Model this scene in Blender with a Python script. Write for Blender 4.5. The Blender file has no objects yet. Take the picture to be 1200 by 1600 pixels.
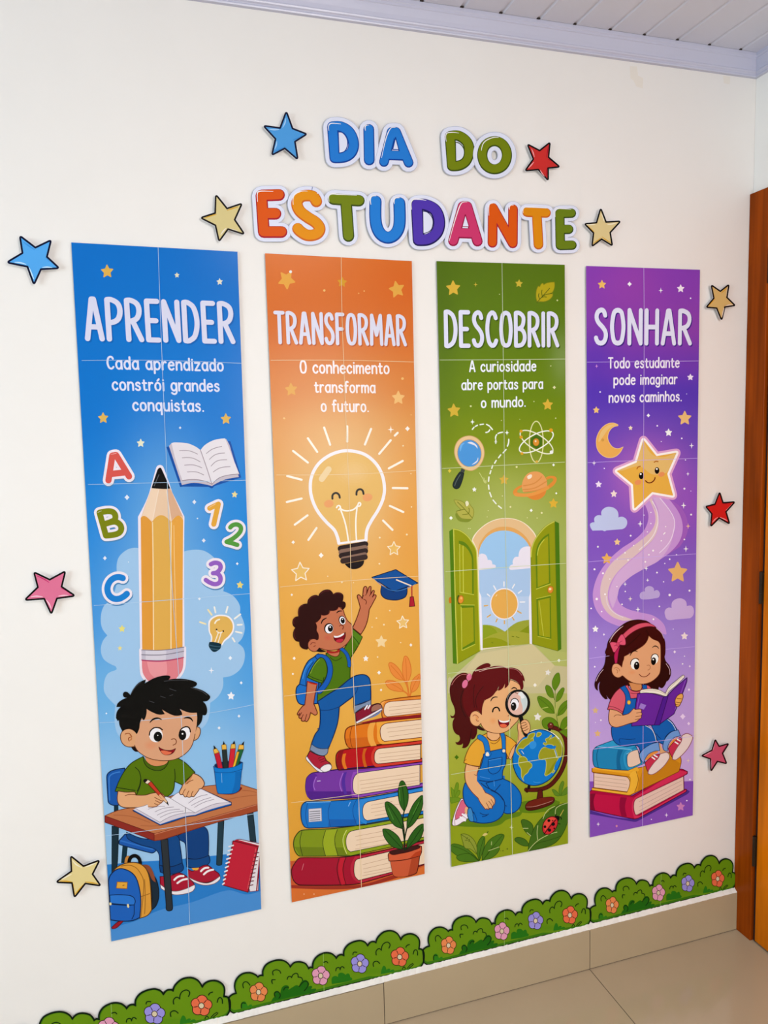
import bpy, math, random
from mathutils import Vector, Matrix
from mathutils.geometry import delaunay_2d_cdt, tessellate_polygon

# ------------------------------------------------------------------ camera
SC = bpy.context.scene
COL = SC.collection
FPX, YAW, PITCH, ROLL = 1172.29, -0.301041, -0.106157, -0.027817
CAM = Vector((-1.583469, -1.689351, 1.5))
_f = Vector((-math.sin(YAW)*math.cos(PITCH), math.cos(YAW)*math.cos(PITCH), math.sin(PITCH)))
_r0 = Vector((math.cos(YAW), math.sin(YAW), 0)); _u0 = _r0.cross(_f)
_r = math.cos(ROLL)*_r0 + math.sin(ROLL)*_u0
_u = -math.sin(ROLL)*_r0 + math.cos(ROLL)*_u0
cd = bpy.data.cameras.new('camera'); cd.sensor_fit = 'HORIZONTAL'; cd.sensor_width = 36
cd.lens = FPX*36/1200; cd.clip_start = 0.02; cd.clip_end = 60
co = bpy.data.objects.new('camera', cd); COL.objects.link(co)
co.matrix_world = Matrix(((_r.x,_u.x,-_f.x,CAM.x),(_r.y,_u.y,-_f.y,CAM.y),(_r.z,_u.z,-_f.z,CAM.z),(0,0,0,1)))
SC.camera = co

# ------------------------------------------------------------------ light
SC.view_settings.view_transform = 'Standard'; SC.view_settings.look = 'None'
SC.view_settings.gamma = 1; SC.view_settings.use_curve_mapping = False
SC.view_settings.exposure = 0.0
wd = bpy.data.worlds.new('world'); SC.world = wd; wd.use_nodes = True
bg = wd.node_tree.nodes['Background']; bg.inputs[0].default_value = (0.92, 0.97, 1.0, 1); bg.inputs[1].default_value = 0.8
def area(name, loc, target, sx, sy, power, col):
    l = bpy.data.lights.new(name, 'AREA'); l.shape = 'RECTANGLE'; l.size = sx; l.size_y = sy; l.energy = power; l.color = col
    o = bpy.data.objects.new(name, l); COL.objects.link(o); o.location = loc
    o.rotation_euler = (Vector(target)-Vector(loc)).to_track_quat('-Z', 'Y').to_euler(); return o
LEFT_W, FRONT_W, FILL_W = 52.0, 43.0, 21.0
area('window_daylight_left', (-4.33, -2.0, 1.55), (-0.6, -0.9, 1.4), 1.7, 1.3, LEFT_W, (0.74, 0.92, 1.0))
area('window_daylight_front', (-0.43, -4.12, 1.75), (-0.6, 0, 1.25), 0.75, 1.0, FRONT_W, (1.0, 0.93, 0.88))
area('ceiling_fill_light', (-0.9, -2.0, 2.43), (-0.9, -2.0, 0), 0.6, 0.6, FILL_W, (1.0, 0.93, 0.85))  # unseen fill without a fixture, added to brighten the right-hand walls

# ------------------------------------------------------------------ helpers
def lin(c):
    c /= 255.0
    return c/12.92 if c <= 0.04045 else ((c+0.055)/1.055)**2.4
KI = [1.05, 1.0, 0.95]   # mean light level where the sheet hangs
def ink(c):
    """printed colour (8-bit) -> reflectance"""
    if isinstance(c, str): c = tuple(int(c[i:i+2], 16) for i in (0, 2, 4))
    return tuple(min(0.92, max(0.004, lin(v)/k)) for v, k in zip(c, KI))
def wall_at(px, py, y=0.0):
    """rectified survey of the wall: reading in the photo -> metres on the vertical plane at depth y"""
    d = ((px-600)/FPX)*_r - ((py-800)/FPX)*_u + _f
    return CAM + d*((y-CAM.y)/d.y)

def tag(o, label=None, cat=None, group=None, kind=None):
    if label: o['label'] = label
    if cat: o['category'] = cat
    if group: o['group'] = group
    if kind: o['kind'] = kind
    return o
def empty(name, loc):
    o = bpy.data.objects.new(name, None); COL.objects.link(o); o.location = loc; o.empty_display_size = 0.05; return o

def mat(name, rough=0.5, spec=0.5, coat=0.0, base=None, attr=None):
    m = bpy.data.materials.new(name); m.use_nodes = True; nt = m.node_tree; b = nt.nodes['Principled BSDF']
    b.inputs['Roughness'].default_value = rough; b.inputs['Specular IOR Level'].default_value = spec
    b.inputs['Coat Weight'].default_value = coat; b.inputs['Coat Roughness'].default_value = 0.12
    if base: b.inputs['Base Color'].default_value = (*base, 1)
    if attr:
        a = nt.nodes.new('ShaderNodeAttribute'); a.attribute_name = attr
        nt.links.new(a.outputs['Color'], b.inputs['Base Color'])
    return m
def mesh_obj(name, verts, faces, m, parent=None, origin=None, cols=None, smooth=False):
    """one mesh object; verts in world metres, cols one reflectance per vertex or per face"""
    org = Vector(origin) if origin is not None else (parent_origin(parent) if parent else Vector((0, 0, 0)))
    me = bpy.data.meshes.new(name)
    me.from_pydata([Vector(v)-org for v in verts], [], faces)
    if cols:
        at = me.color_attributes.new('ink', 'FLOAT_COLOR', 'CORNER'); buf = []
        per_face = len(cols) == len(faces) and len(cols) != len(verts)
        for k, f in enumerate(faces):
            for i in f: buf += [*(cols[k] if per_face else cols[i]), 1.0]
        at.data.foreach_set('color', buf)
    me.materials.append(m)
    if smooth:
        for pl in me.polygons: pl.use_smooth = True
    o = bpy.data.objects.new(name, me); COL.objects.link(o)
    if parent: o.parent = parent; o.location = org - parent_origin(parent)
    else: o.location = org
    return o
def parent_origin(p):
    v = Vector(p.location)
    while p.parent: p = p.parent; v += p.location
    return v

PAPER = mat('printed_paper', 0.20, 0.09, attr='ink')
CARD = mat('cut_out_card', 0.35, 0.07, attr='ink')

# ------------------------------------------------------------------ curves in 2D
def parse(s):
    pts, cor = [], []
    for t in s.split():
        c = t.endswith('!'); a, b = t.rstrip('!').split(',')
        pts.append((float(a), float(b))); cor.append(c)
    return pts, cor
def smooth_path(pts, cor, closed, step):
    """centripetal-like Catmull-Rom through the points, broken at corners"""
    n = len(pts)
    if n < 3: return list(pts), [True]*n
    out, oc = [], []
    segs = n if closed else n-1
    for i in range(segs):
        p1, p2 = pts[i], pts[(i+1) % n]; c1, c2 = cor[i], cor[(i+1) % n]
        if not closed and i == 0: c1 = True
        if not closed and i == n-2: c2 = True
        p0 = pts[i-1] if not c1 else None; p3 = pts[(i+2) % n] if not c2 else None
        L = math.dist(p1, p2)
        if L < 1e-9: continue
        def tang(a_, b_, c_):
            d = math.dist(a_, c_) or 1e-6; g = min(L, 1.6*min(math.dist(a_, b_), math.dist(b_, c_)))
            return ((c_[0]-a_[0])/d*g, (c_[1]-a_[1])/d*g)
        if p0 is not None: m1 = tang(p0, p1, p2)
        if p3 is not None: m2 = tang(p1, p2, p3)
        if p0 is None and p3 is None: m1 = m2 = (p2[0]-p1[0], p2[1]-p1[1])
        elif p0 is None: m1 = tuple(1.5*(p2[k]-p1[k])-0.5*m2[k] for k in (0, 1))
        elif p3 is None: m2 = tuple(1.5*(p2[k]-p1[k])-0.5*m1[k] for k in (0, 1))
        q = 1 if (p0 is None and p3 is None) else max(2, min(14, int(L/step)+1))
        for j in range(q):
            t = j/q; a = 2*t**3-3*t*t+1; b = t**3-2*t*t+t; c = -2*t**3+3*t*t; d = t**3-t*t
            out.append((a*p1[0]+b*m1[0]+c*p2[0]+d*m2[0], a*p1[1]+b*m1[1]+c*p2[1]+d*m2[1])); oc.append(j == 0 and c1)
    if not closed: out.append(pts[-1]); oc.append(True)
    return out, oc
def clip_poly(poly, quad):
    if quad is None: return poly
    out = poly
    for i in range(4):
        a, b = quad[i], quad[(i+1) % 4]; src, out = out, []
        def s(p): return (b[0]-a[0])*(p[1]-a[1]) - (b[1]-a[1])*(p[0]-a[0])
        for j in range(len(src)):
            p, q = src[j-1], src[j]; sp, sq = s(p), s(q)
            if (sp >= 0) != (sq >= 0):
                t = sp/(sp-sq); out.append((p[0]+t*(q[0]-p[0]), p[1]+t*(q[1]-p[1])))
            if sq >= 0: out.append(q)
        if len(out) < 3: return []
    return out
def ribbon(pts, w, closed, taper=0.0, cap=True):
    """list of polygons that make a stroke of width w along pts"""
    n = len(pts); polys = []; hw = w/2
    pts = [p for i, p in enumerate(pts) if i == 0 or math.dist(p, pts[i-1]) > 1e-6]; n = len(pts)
    if n == 1: return [[(pts[0][0]+hw*math.cos(a*math.pi/6), pts[0][1]+hw*math.sin(a*math.pi/6)) for a in range(12)]]
    tan = []
    m = n if closed else n-1
    for i in range(m):
        a, b = pts[i], pts[(i+1) % n]; d = math.dist(a, b) or 1e-9
        tan.append(((b[0]-a[0])/d, (b[1]-a[1])/d))
    L, R = [], []
    for i in range(n):
        t1 = tan[i-1] if (closed or i > 0) else tan[0]
        t2 = tan[i] if i < m else tan[-1]
        h = hw
        if taper and not closed:
            s = i/(n-1); h = hw*(1-taper*abs(2*s-1)**1.5)
        nx, ny = -(t1[1]+t2[1]), t1[0]+t2[0]; k = math.hypot(nx, ny)
        if k < 1.75:   # sharp: break into a round joint
            nx, ny = -t2[1], t2[0]; k = 1
            polys.append([(pts[i][0]+h*math.cos(a*math.pi/6), pts[i][1]+h*math.sin(a*math.pi/6)) for a in range(12)])
            if i > 0: polys.append([L[-1], (pts[i][0]-t1[1]*h, pts[i][1]+t1[0]*h), (pts[i][0]+t1[1]*h, pts[i][1]-t1[0]*h), R[-1]])
            L.append((pts[i][0]+nx*h, pts[i][1]+ny*h)); R.append((pts[i][0]-nx*h, pts[i][1]-ny*h))
            BR.add((id(polys), i)); continue
        mit = min(1.6, 2/k)
        L.append((pts[i][0]+nx/k*h*mit, pts[i][1]+ny/k*h*mit)); R.append((pts[i][0]-nx/k*h*mit, pts[i][1]-ny/k*h*mit))
    for i in range(m):
        j = (i+1) % n
        if (id(polys), j) in BR and i+1 == j: continue
        if (id(polys), j) in BR and j == 0:
            t1 = tan[i]; polys.append([L[i], (pts[j][0]-t1[1]*hw, pts[j][1]+t1[0]*hw), (pts[j][0]+t1[1]*hw, pts[j][1]-t1[0]*hw), R[i]]); continue
        polys.append([L[i], L[j], R[j], R[i]])
    for key in [k for k in BR if k[0] == id(polys)]: BR.discard(key)
    if cap and not closed and taper < 0.9:
        for e in (0, n-1):
            h = hw*(1-taper); polys.append([(pts[e][0]+h*math.cos(a*math.pi/7), pts[e][1]+h*math.sin(a*math.pi/7)) for a in range(14)])
    return polys
BR = set()

# ------------------------------------------------------------------ printing on sheets and cut-outs
LAYER = 1.2e-5
class Press:
    """collects flat printed shapes, one mesh per part, on the sheet of one thing"""
    thing = None; quad = None; base = -0.003; mat = None
    ox = oy = 0.0; s = 1.0
PR = Press()
def view(ox, oy, w): PR.ox, PR.oy, PR.s = ox, oy, w/1200.0
def to_px(p): return (PR.ox+p[0]*PR.s, PR.oy+p[1]*PR.s)
class Part:
    def __init__(self, name, parent=None, lay=0, label=None):
        self.name, self.parent, self.lay, self.label = name, parent, lay, label
        self.v, self.f, self.c, self.obj = [], [], [], None
CUR = [None]; ALL = []
def part(name, parent=None, lay=0, label=None):
    p = Part(name, parent, lay, label); CUR[0] = p; ALL.append(p); return p
def put(polys, col, space='px'):
    """polys in photo px (or wall metres) at the next layer of the current part"""
    P = CUR[0]; P.lay += 1; y = PR.base - 2e-5 - P.lay*LAYER
    rc = ink(col) if (isinstance(col, str) or max(col) > 1.0) else col
    done = []
    for poly in polys:
        if space == 'px':
            poly = clip_poly(poly, PR.quad)
            if len(poly) < 3: continue
            w = [wall_at(a, b, PR.base) for a, b in poly]; q = [(p.x, p.z) for p in w]
        else: q = list(poly)
        A = sum(q[i-1][0]*q[i][1]-q[i][0]*q[i-1][1] for i in range(len(q)))
        if abs(A) < 1e-9: continue
        done.append(q[::-1] if A < 0 else q)
    if len(done) > 1: done = union(done)
    for q in done:
        i0 = len(P.v); P.v += [(x, y, z) for x, z in q]; P.f.append(list(range(i0, i0+len(q)))); P.c.append(rc)
def union(polys):
    """overlapping outlines -> triangles that cover the same area once"""
    ox, oz = polys[0][0]; K = 100.0; vs, fs = [], []
    for q in polys:
        q = [Vector(((x-ox)*K, (z-oz)*K)) for x, z in q]
        tris = [(0, 1, 2)] if len(q) == 3 else [(0, 1, 2), (0, 2, 3)] if len(q) == 4 else tessellate_polygon([[v.to_3d() for v in q]])
        for t in tris:
            a, b, c = (q[i] for i in t); d = (b-a).cross(c-a)
            if abs(d) < 1e-7: continue
            fs.append([len(vs), len(vs)+1, len(vs)+2]); vs += [a, b, c] if d > 0 else [a, c, b]
    ov, oe, of, _, _, origin = delaunay_2d_cdt(vs, [], fs, 1, 1e-5)
    out = []
    for f, src in zip(of, origin):
        if not src: continue
        q = [(ov[i].x/K+ox, ov[i].y/K+oz) for i in f]
        A = sum(q[i-1][0]*q[i][1]-q[i][0]*q[i-1][1] for i in range(len(q)))
        if abs(A) < 1e-10: continue
        out.append(q[::-1] if A < 0 else q)
    return out
def use(p, lay):
    """go on printing on an earlier part"""
    CUR[0] = p; p.lay = lay; return p
def F(col, s, line=None, lw=5.0, raw=False):
    pts, cor = parse(s) if isinstance(s, str) else (s, [raw]*len(s))
    if raw: cor = [True]*len(pts)
    path, oc = smooth_path(pts, cor, True, 4.0/max(PR.s*4, 0.4))
    put([[to_px(p) for p in path]], col)
    if line: put(ribbon([to_px(p) for p in path], max(lw*1.35*PR.s, 0.75), True), line)
def L(col, w, s, closed=False, taper=0.0):
    for one in s.split(';'):
        pts, cor = parse(one)
        path, oc = smooth_path(pts, cor, closed, 4.0/max(PR.s*4, 0.4))
        put(ribbon([to_px(p) for p in path], (w*1.25 if w <= 9 else w*1.15 if w < 17 else w)*PR.s, closed, taper), col)
def L2(w1, col1, w2, col2, s):
    L(col1, w1, s); L(col2, w2, s)
def circle_pts(cx, cy, rx, ry, rot=0, n=28):
    c, sn = math.cos(math.radians(rot)), math.sin(math.radians(rot))
    return [(cx+rx*math.cos(a)*c-ry*math.sin(a)*sn, cy+rx*math.cos(a)*sn+ry*math.sin(a)*c) for a in (2*math.pi*i/n for i in range(n))]
def O(col, cx, cy, rx, ry=None, rot=0, line=None, lw=5.0):
    p = [to_px(q) for q in circle_pts(cx, cy, rx, ry or rx, rot)]
    put([p], col)
    if line: put(ribbon(p, lw*PR.s, True), line)
def mix(a, b, t):
    a = ink(a) if isinstance(a, str) else a; b = ink(b) if isinstance(b, str) else b
    return tuple(a[k]*(1-t)+b[k]*t for k in range(3))
def soft(col, under, cx, cy, rx, ry, amt=1.0, n=6):
    """printed airbrush spot: rings of ink fading into the ink below"""
    for i in range(n):
        t = (i+1)/n; k = 1-(i/n)
        put([[to_px(q) for q in circle_pts(cx, cy, rx*k, ry*k)]], mix(under, col, amt*t*t*(3-2*t)))
def star_pts(cx, cy, r, rot=0, inner=0.48, sq=1.0):
    return [(cx+sq*(r if i % 2 == 0 else r*inner)*math.sin(math.radians(rot+36*i)), cy-(r if i % 2 == 0 else r*inner)*math.cos(math.radians(rot+36*i))) for i in range(10)]
def star(col, cx, cy, r, rot=0, inner=0.5, line=None, lw=4, name='printed_star', parent=None, lay=0, sq=0.92):
    part(name, parent, lay)
    p = [to_px(q) for q in star_pts(cx, cy, r, rot, inner, sq)]
    put([p], col); put(ribbon(p, 0.16*r*PR.s, True), col)
    if line: put(ribbon(p, lw*PR.s, True), line)
def dia(col, *spots):
    """little four-point sparkles: x, y, radius"""
    for x, y, r in spots:
        k = 0.42
        put([[to_px((x+a*r, y+b*r)) for a, b in ((0, -1), (k, -k), (.9, 0), (k, k), (0, 1), (-k, k), (-.9, 0), (-k, -k))]], col)
def plus(col, *spots):
    for x, y, r in spots:
        k = 0.16
        put([[to_px((x+a*r, y+b*r)) for a, b in ((0, -1), (k, -k), (.8, 0), (k, k), (0, 1), (-k, k), (-.8, 0), (-k, -k))]], col)
def dot(col, *spots):
    for x, y, r in spots: O(col, x, y, r)
def flush():
    for p in ALL:
        if not p.f: continue
        q = p.parent
        while q and q.parent: q = q.parent
        par = q.obj if q else PR.thing
        p.obj = mesh_obj(p.name, p.v, p.f, PR.mat, par, cols=p.c if len(p.c) != len(p.v) else p.c)
        if p.label: p.obj['label'] = p.label
    ALL.clear()

# ------------------------------------------------------------------ hand lettering: strokes on a 100-unit cap height
GL = {
 'A': (44, ['0,0! 19,100! 25,100! 44,0', '7,30! 37,30']), 'B': (38, ['0,0! 0,100! 16,100 32,90 34,76 28,60 12,52 0,52!', '12,52! 28,48 38,34 38,18 28,4 14,0 0,0!']),
 'C': (38, ['37,84 30,97 20,100 7,88 0,50 7,12 20,0 30,3 38,15']), 'D': (40, ['0,0! 0,100! 12,100 31,87 40,50 31,13 12,0 0,0!']),
 'E': (32, ['32,100! 0,100! 0,0! 32,0', '0,50! 26,50']), 'F': (31, ['31,100! 0,100! 0,0', '0,50! 25,50']),
 'H': (40, ['0,0! 0,100', '40,0! 40,100', '0,50! 40,50']), 'I': (2, ['0,0! 0,100']),
 'M': (54, ['0,0! 4,100! 27,32! 50,100! 54,0']), 'N': (42, ['0,0! 0,100! 42,0! 42,100']),
 'O': (42, ['@21,100 35,92 42,50 35,8 21,0 7,8 0,50 7,92']), 'P': (38, ['0,0! 0,100! 14,100 33,90 38,72 31,52 14,43 0,43!']),
 'R': (40, ['0,0! 0,100! 14,100 32,91 37,74 30,56 14,48 0,48!', '15,48! 40,0']),
 'S': (36, ['33,84 27,97 18,100 6,93 2,77 9,62 24,48 34,34 35,18 28,4 17,0 6,4 0,16']), 'T': (38, ['0,100! 38,100', '19,100! 19,0']),
 'a': (36, ['34,52 26,64 16,66 4,54 0,32 5,10 16,0 27,5 34,22', '36,66! 35,20 37,0!']), 'b': (36, ['0,100! 0,0', '0,30 6,58 20,66 32,56 36,33 31,10 18,0 6,7 0,25']),
 'c': (32, ['32,52 25,64 17,66 5,55 0,33 5,11 17,0 26,3 32,13']), 'd': (36, ['36,100! 36,0', '36,28 30,58 17,66 5,56 0,33 5,10 17,0 29,8 36,28']),
 'e': (35, ['1,36! 35,38! 32,56 20,66 7,58 0,34 5,10 19,0 33,10']), 'f': (26, ['28,94 20,100 12,94 10,78 10,0!', '0,62! 25,62']),
 'g': (36, ['36,64! 36,-10 28,-28 14,-30 2,-20', '36,30 30,58 17,66 5,56 0,33 5,10 17,0 29,8 36,28']),
 'h': (34, ['0,100! 0,0', '0,36 8,60 20,66 31,58 34,40 34,0!']), 'i': (3, ['2,66! 2,0', '2,90']), 'j': (10, ['8,66! 8,-20 0,-30', '8,90']),
 'l': (4, ['2,100! 2,0']), 'm': (54, ['0,66! 0,0', '0,40 7,61 16,66 25,58 27,42 27,0!', '27,42 35,62 43,66 52,58 54,42 54,0!']),
 'n': (34, ['0,66! 0,0', '0,36 8,60 20,66 31,58 34,40 34,0!']), 'o': (36, ['@18,66 31,57 36,33 31,9 18,0 5,9 0,33 5,57']),
 'p': (36, ['0,66! 0,-32', '0,32 6,58 20,66 32,56 36,33 31,10 18,0 6,7 0,25']), 'q': (36, ['36,66! 36,-32', '36,32 30,58 17,66 5,56 0,33 5,10 17,0 29,8 36,28']),
 'r': (24, ['0,66! 0,0', '0,36 8,60 18,66 24,62']), 's': (30, ['28,56 20,65 10,64 3,54 6,42 18,34 28,24 28,10 18,0 8,2 0,12']),
 't': (26, ['10,86! 10,14 16,1 26,4', '0,62! 25,62']), 'u': (34, ['0,66! 0,26 6,5 18,0 28,7 34,30', '34,66! 34,0']), 'v': (34, ['0,66! 17,0! 34,66']),
 'z': (32, ['0,64! 32,64! 0,0! 32,0']), '.': (3, ['2,2']), ' ': (18, []),
}
GL['ó'] = (36, GL['o'][1] + ['17,84! 27,98'])
def text(col, s, x0, y0, x1, y1, h, wt=0.13, gap=0.09, shade=None, h1=None):
    """lettering whose ink runs from (x0,y0) to (x1,y1) along the baseline, cap height h, all as read in the current view"""
    a, b = to_px((x0, y0)), to_px((x1, y1))
    A, B = wall_at(*a, PR.base), wall_at(*b, PR.base)
    H = (wall_at(a[0], a[1]-h*PR.s, PR.base)-A).z
    H1 = (wall_at(b[0], b[1]-(h1 or h)*PR.s, PR.base)-B).z if h1 else H
    tot = sum(GL[c][0]/100+wt+gap for c in s)-gap
    sx = (B.x-A.x)/(tot*H)
    glyphs = []; cx = 0.0
    for c in s:
        w, strokes = GL[c]; polys = []
        for st in strokes:
            cl = st[0] == '@'; pts, cor = parse(st.lstrip('@'))
            path, _ = smooth_path(pts, cor, cl, 7)
            q = []
            for x, y in path:
                u = (cx+wt/2+x/100); v = wt/2+(y/100)*(1-wt)
                t = u/tot; hh = H*(1-t)+H1*t
                q.append((A.x+u*H*sx, A.z+(B.z-A.z)*t+v*hh))
            polys += ribbon(q, wt*H*(0.5+0.5*min(1.15, sx)), cl)
        cx += w/100+wt+gap; glyphs.append(polys)
    l0 = CUR[0].lay
    if shade:
        d = 0.03*H
        for polys in glyphs: CUR[0].lay = l0; put([[(x+d, z-d) for x, z in p] for p in polys], shade, 'wall')
        l0 += 1
    for polys in glyphs: CUR[0].lay = l0; put(polys, col, 'wall')

def poster(name, label, corners, stops, blobs=(), group='poster banners on the wall'):
    """a long paper banner: corners TL TR BR BL as read in the photo, printed ground from stops (down the sheet) and soft spots"""
    TL, TR, BR_, BL = corners
    base = wall_at((BL[0]+BR_[0])/2, (BL[1]+BR_[1])/2)
    t = empty(name, (base.x, 0, base.z)); tag(t, label, 'poster', group)
    PR.thing, PR.quad, PR.base, PR.mat = t, [TL, TR, BR_, BL], -0.0062, PAPER
    nx, ny = 44, 170; V, Fc, C = [], [], []
    W = [wall_at(*p, PR.base) for p in corners]
    sts = [(v, ink(c)) for v, c in stops]; bl = [(cx, cy, rx, ry, ink(c), al) for cx, cy, rx, ry, c, al in blobs]
    for j in range(ny+1):
        for i in range(nx+1):
            u, v = i/nx, j/ny
            p = (W[0]*(1-u)+W[1]*u)*(1-v) + (W[3]*(1-u)+W[2]*u)*v
            V.append((p.x, PR.base, p.z))
            for k in range(len(sts)-1):
                if v <= sts[k+1][0] or k == len(sts)-2:
                    q = min(1, max(0, (v-sts[k][0])/(sts[k+1][0]-sts[k][0]))); q = q*q*(3-2*q)
                    c = tuple(sts[k][1][m]*(1-q)+sts[k+1][1][m]*q for m in range(3)); break
            d = p-CAM; zz = d.dot(_f); px, py = 600+FPX*d.dot(_r)/zz, 800-FPX*d.dot(_u)/zz
            for cx, cy, rx, ry, bc, al in bl:
                g = al*math.exp(-((px-cx)/rx)**2-((py-cy)/ry)**2)
                c = tuple(c[m]*(1-g)+bc[m]*g for m in range(3))
            C.append(c)
    N = nx+1
    for j in range(ny):
        for i in range(nx): Fc.append((j*N+i, (j+1)*N+i, (j+1)*N+i+1, j*N+i+1))
    ring = [i for i in range(N)] + [j*N+nx for j in range(1, ny+1)] + [ny*N+i for i in range(nx-1, -1, -1)] + [j*N for j in range(ny-1, 0, -1)]
    k0 = len(V); white = (0.85, 0.85, 0.85)
    for r in ring: V.append((V[r][0], PR.base+0.0006, V[r][2])); C.append(white)
    m = len(ring)
    for k in range(m): Fc.append((ring[k], ring[(k+1) % m], k0+(k+1) % m, k0+k))
    Fc.append([k0+k for k in range(m)])
    mesh_obj('paper_sheet', V, Fc, PAPER, t, cols=C)
    return t
def seams(vert, horiz, col, wpx=1.0):
    """the joints of the pages the banner is pasted together from (photo px)"""
    PR.ox = PR.oy = 0; PR.s = 1
    part('page_joint', lay=85); L(col, wpx, vert)
    for h in horiz: part('page_joint', lay=86); L(col, wpx, h)
# ------------------------------------------------------------------ room
def nmat(name, base, rough, bump=0.0, scale=60, var=0.0, spec=0.5, stretch=(1, 1, 1), col2=None):
    m = bpy.data.materials.new(name); m.use_nodes = True; nt = m.node_tree; b = nt.nodes['Principled BSDF']; ln = nt.links.new
    b.inputs['Roughness'].default_value = rough; b.inputs['Specular IOR Level'].default_value = spec
    tc = nt.nodes.new('ShaderNodeTexCoord'); mp = nt.nodes.new('ShaderNodeMapping'); mp.inputs['Scale'].default_value = stretch
    ln(tc.outputs['Object'], mp.inputs['Vector'])
    nz = nt.nodes.new('ShaderNodeTexNoise'); nz.inputs['Scale'].default_value = scale; nz.inputs['Detail'].default_value = 6
    ln(mp.outputs[0], nz.inputs['Vector'])
    cr = nt.nodes.new('ShaderNodeValToRGB'); c2 = col2 or tuple(v*(1-var) for v in base)
    cr.color_ramp.elements[0].position = 0.35; cr.color_ramp.elements[0].color = (*c2, 1)
    cr.color_ramp.elements[1].position = 0.65; cr.color_ramp.elements[1].color = (*base, 1)
    ln(nz.outputs['Fac'], cr.inputs['Fac']); ln(cr.outputs['Color'], b.inputs['Base Color'])
    if bump:
        bp = nt.nodes.new('ShaderNodeBump'); bp.inputs['Strength'].default_value = bump; bp.inputs['Distance'].default_value = 0.002
        ln(nz.outputs['Fac'], bp.inputs['Height']); ln(bp.outputs['Normal'], b.inputs['Normal'])
    return m
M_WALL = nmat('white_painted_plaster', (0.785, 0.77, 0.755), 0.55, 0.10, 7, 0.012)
M_WALL_LIT = nmat('white_painted_plaster_side_lit', (0.90, 0.895, 0.88), 0.6, 0.10, 9, 0.012)  # white paint lightened to stand in for stronger light on the side wall
M_CEIL = nmat('shade_tinted_pvc_ceiling_boards', (0.66, 0.67, 0.77), 0.35, 0.0, 3, 0.03)  # white PVC boards with their lilac shade put into the base colour
M_CORN = nmat('lilac_pvc_cornice', (0.52, 0.53, 0.67), 0.3, 0.0, 3, 0.02)
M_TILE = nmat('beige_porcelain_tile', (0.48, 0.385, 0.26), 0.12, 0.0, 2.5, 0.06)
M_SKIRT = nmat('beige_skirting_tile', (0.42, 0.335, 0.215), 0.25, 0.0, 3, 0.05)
M_GROUT = nmat('brown_grout', (0.12, 0.085, 0.055), 0.8)
M_MORTAR = nmat('white_mortar', (0.84, 0.81, 0.775), 0.9, 0.3, 45, 0.10)
M_FRAME = nmat('dark_varnished_wood', (0.36, 0.062, 0.002), 0.28, 0.0, 6, 0.4, spec=0.06, stretch=(9, 9, 0.5))
M_LEAF = nmat('orange_varnished_wood', (0.78, 0.20, 0.003), 0.25, 0.0, 4, 0.35, spec=0.08, stretch=(7, 7, 0.6))
M_DARK = nmat('dark_gap', (0.02, 0.012, 0.01), 0.7)
M_METAL = nmat('aged_brass_hinge', (0.03, 0.018, 0.009), 0.5, 0.0, 30, 0.3, spec=0.15)

def box_geo(V, Fc, x0, x1, y0, y1, z0, z1):
    i = len(V); V += [(x, y, z) for z in (z0, z1) for y in (y0, y1) for x in (x0, x1)]
    Fc += [tuple(i+k for k in f) for f in ((0, 2, 3, 1), (4, 5, 7, 6), (0, 1, 5, 4), (1, 3, 7, 5), (3, 2, 6, 7), (2, 0, 4, 6))]
def box(name, m, x0, x1, y0, y1, z0, z1, parent=None, bevel=0.0):
    V, Fc = [], []; box_geo(V, Fc, x0, x1, y0, y1, z0, z1)
    o = mesh_obj(name, V, Fc, m, parent, origin=((x0+x1)/2, (y0+y1)/2, z0))
    if bevel:
        b = o.modifiers.new('bevel', 'BEVEL'); b.width = bevel; b.segments = 2
    return o
ZF, ZC, XL, YF = 0.0135, 2.452, -4.4, -4.2
def struct(o): o['kind'] = 'structure'; return o
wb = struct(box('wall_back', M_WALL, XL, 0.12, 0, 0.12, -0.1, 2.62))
M_PATCH = nmat('old_cream_paint', (0.77, 0.735, 0.68), 0.6, 0.1, 9, 0.02)
for q in ((( 984, 103), (995, 104), (997, 118), (1005, 122), (1004, 138), (994, 135), (990, 126), (985, 122)), ((1130, 118), (1141, 120), (1140, 132), (1131, 130))):
    mesh_obj('paint_patch', [wall_at(a, b, -0.0004) for a, b in q] + [wall_at(a, b, 0.0005) for a, b in q], [list(range(len(q)))[::-1]] + [(i, (i+1) % len(q), len(q)+(i+1) % len(q), len(q)+i) for i in range(len(q))], M_PATCH, wb)
# side wall with the doorway opening next to the corner
DY0, DY1, DZ = -0.068, -0.86, 2.045
V, Fc = [], []
box_geo(V, Fc, 0, 0.12, YF, -0.93, -0.1, 2.62); box_geo(V, Fc, 0, 0.12, -0.93, -0.0005, 2.10, 2.62)
struct(mesh_obj('wall_right', V, Fc, M_WALL_LIT, origin=(0, YF/2, 0)))
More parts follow.
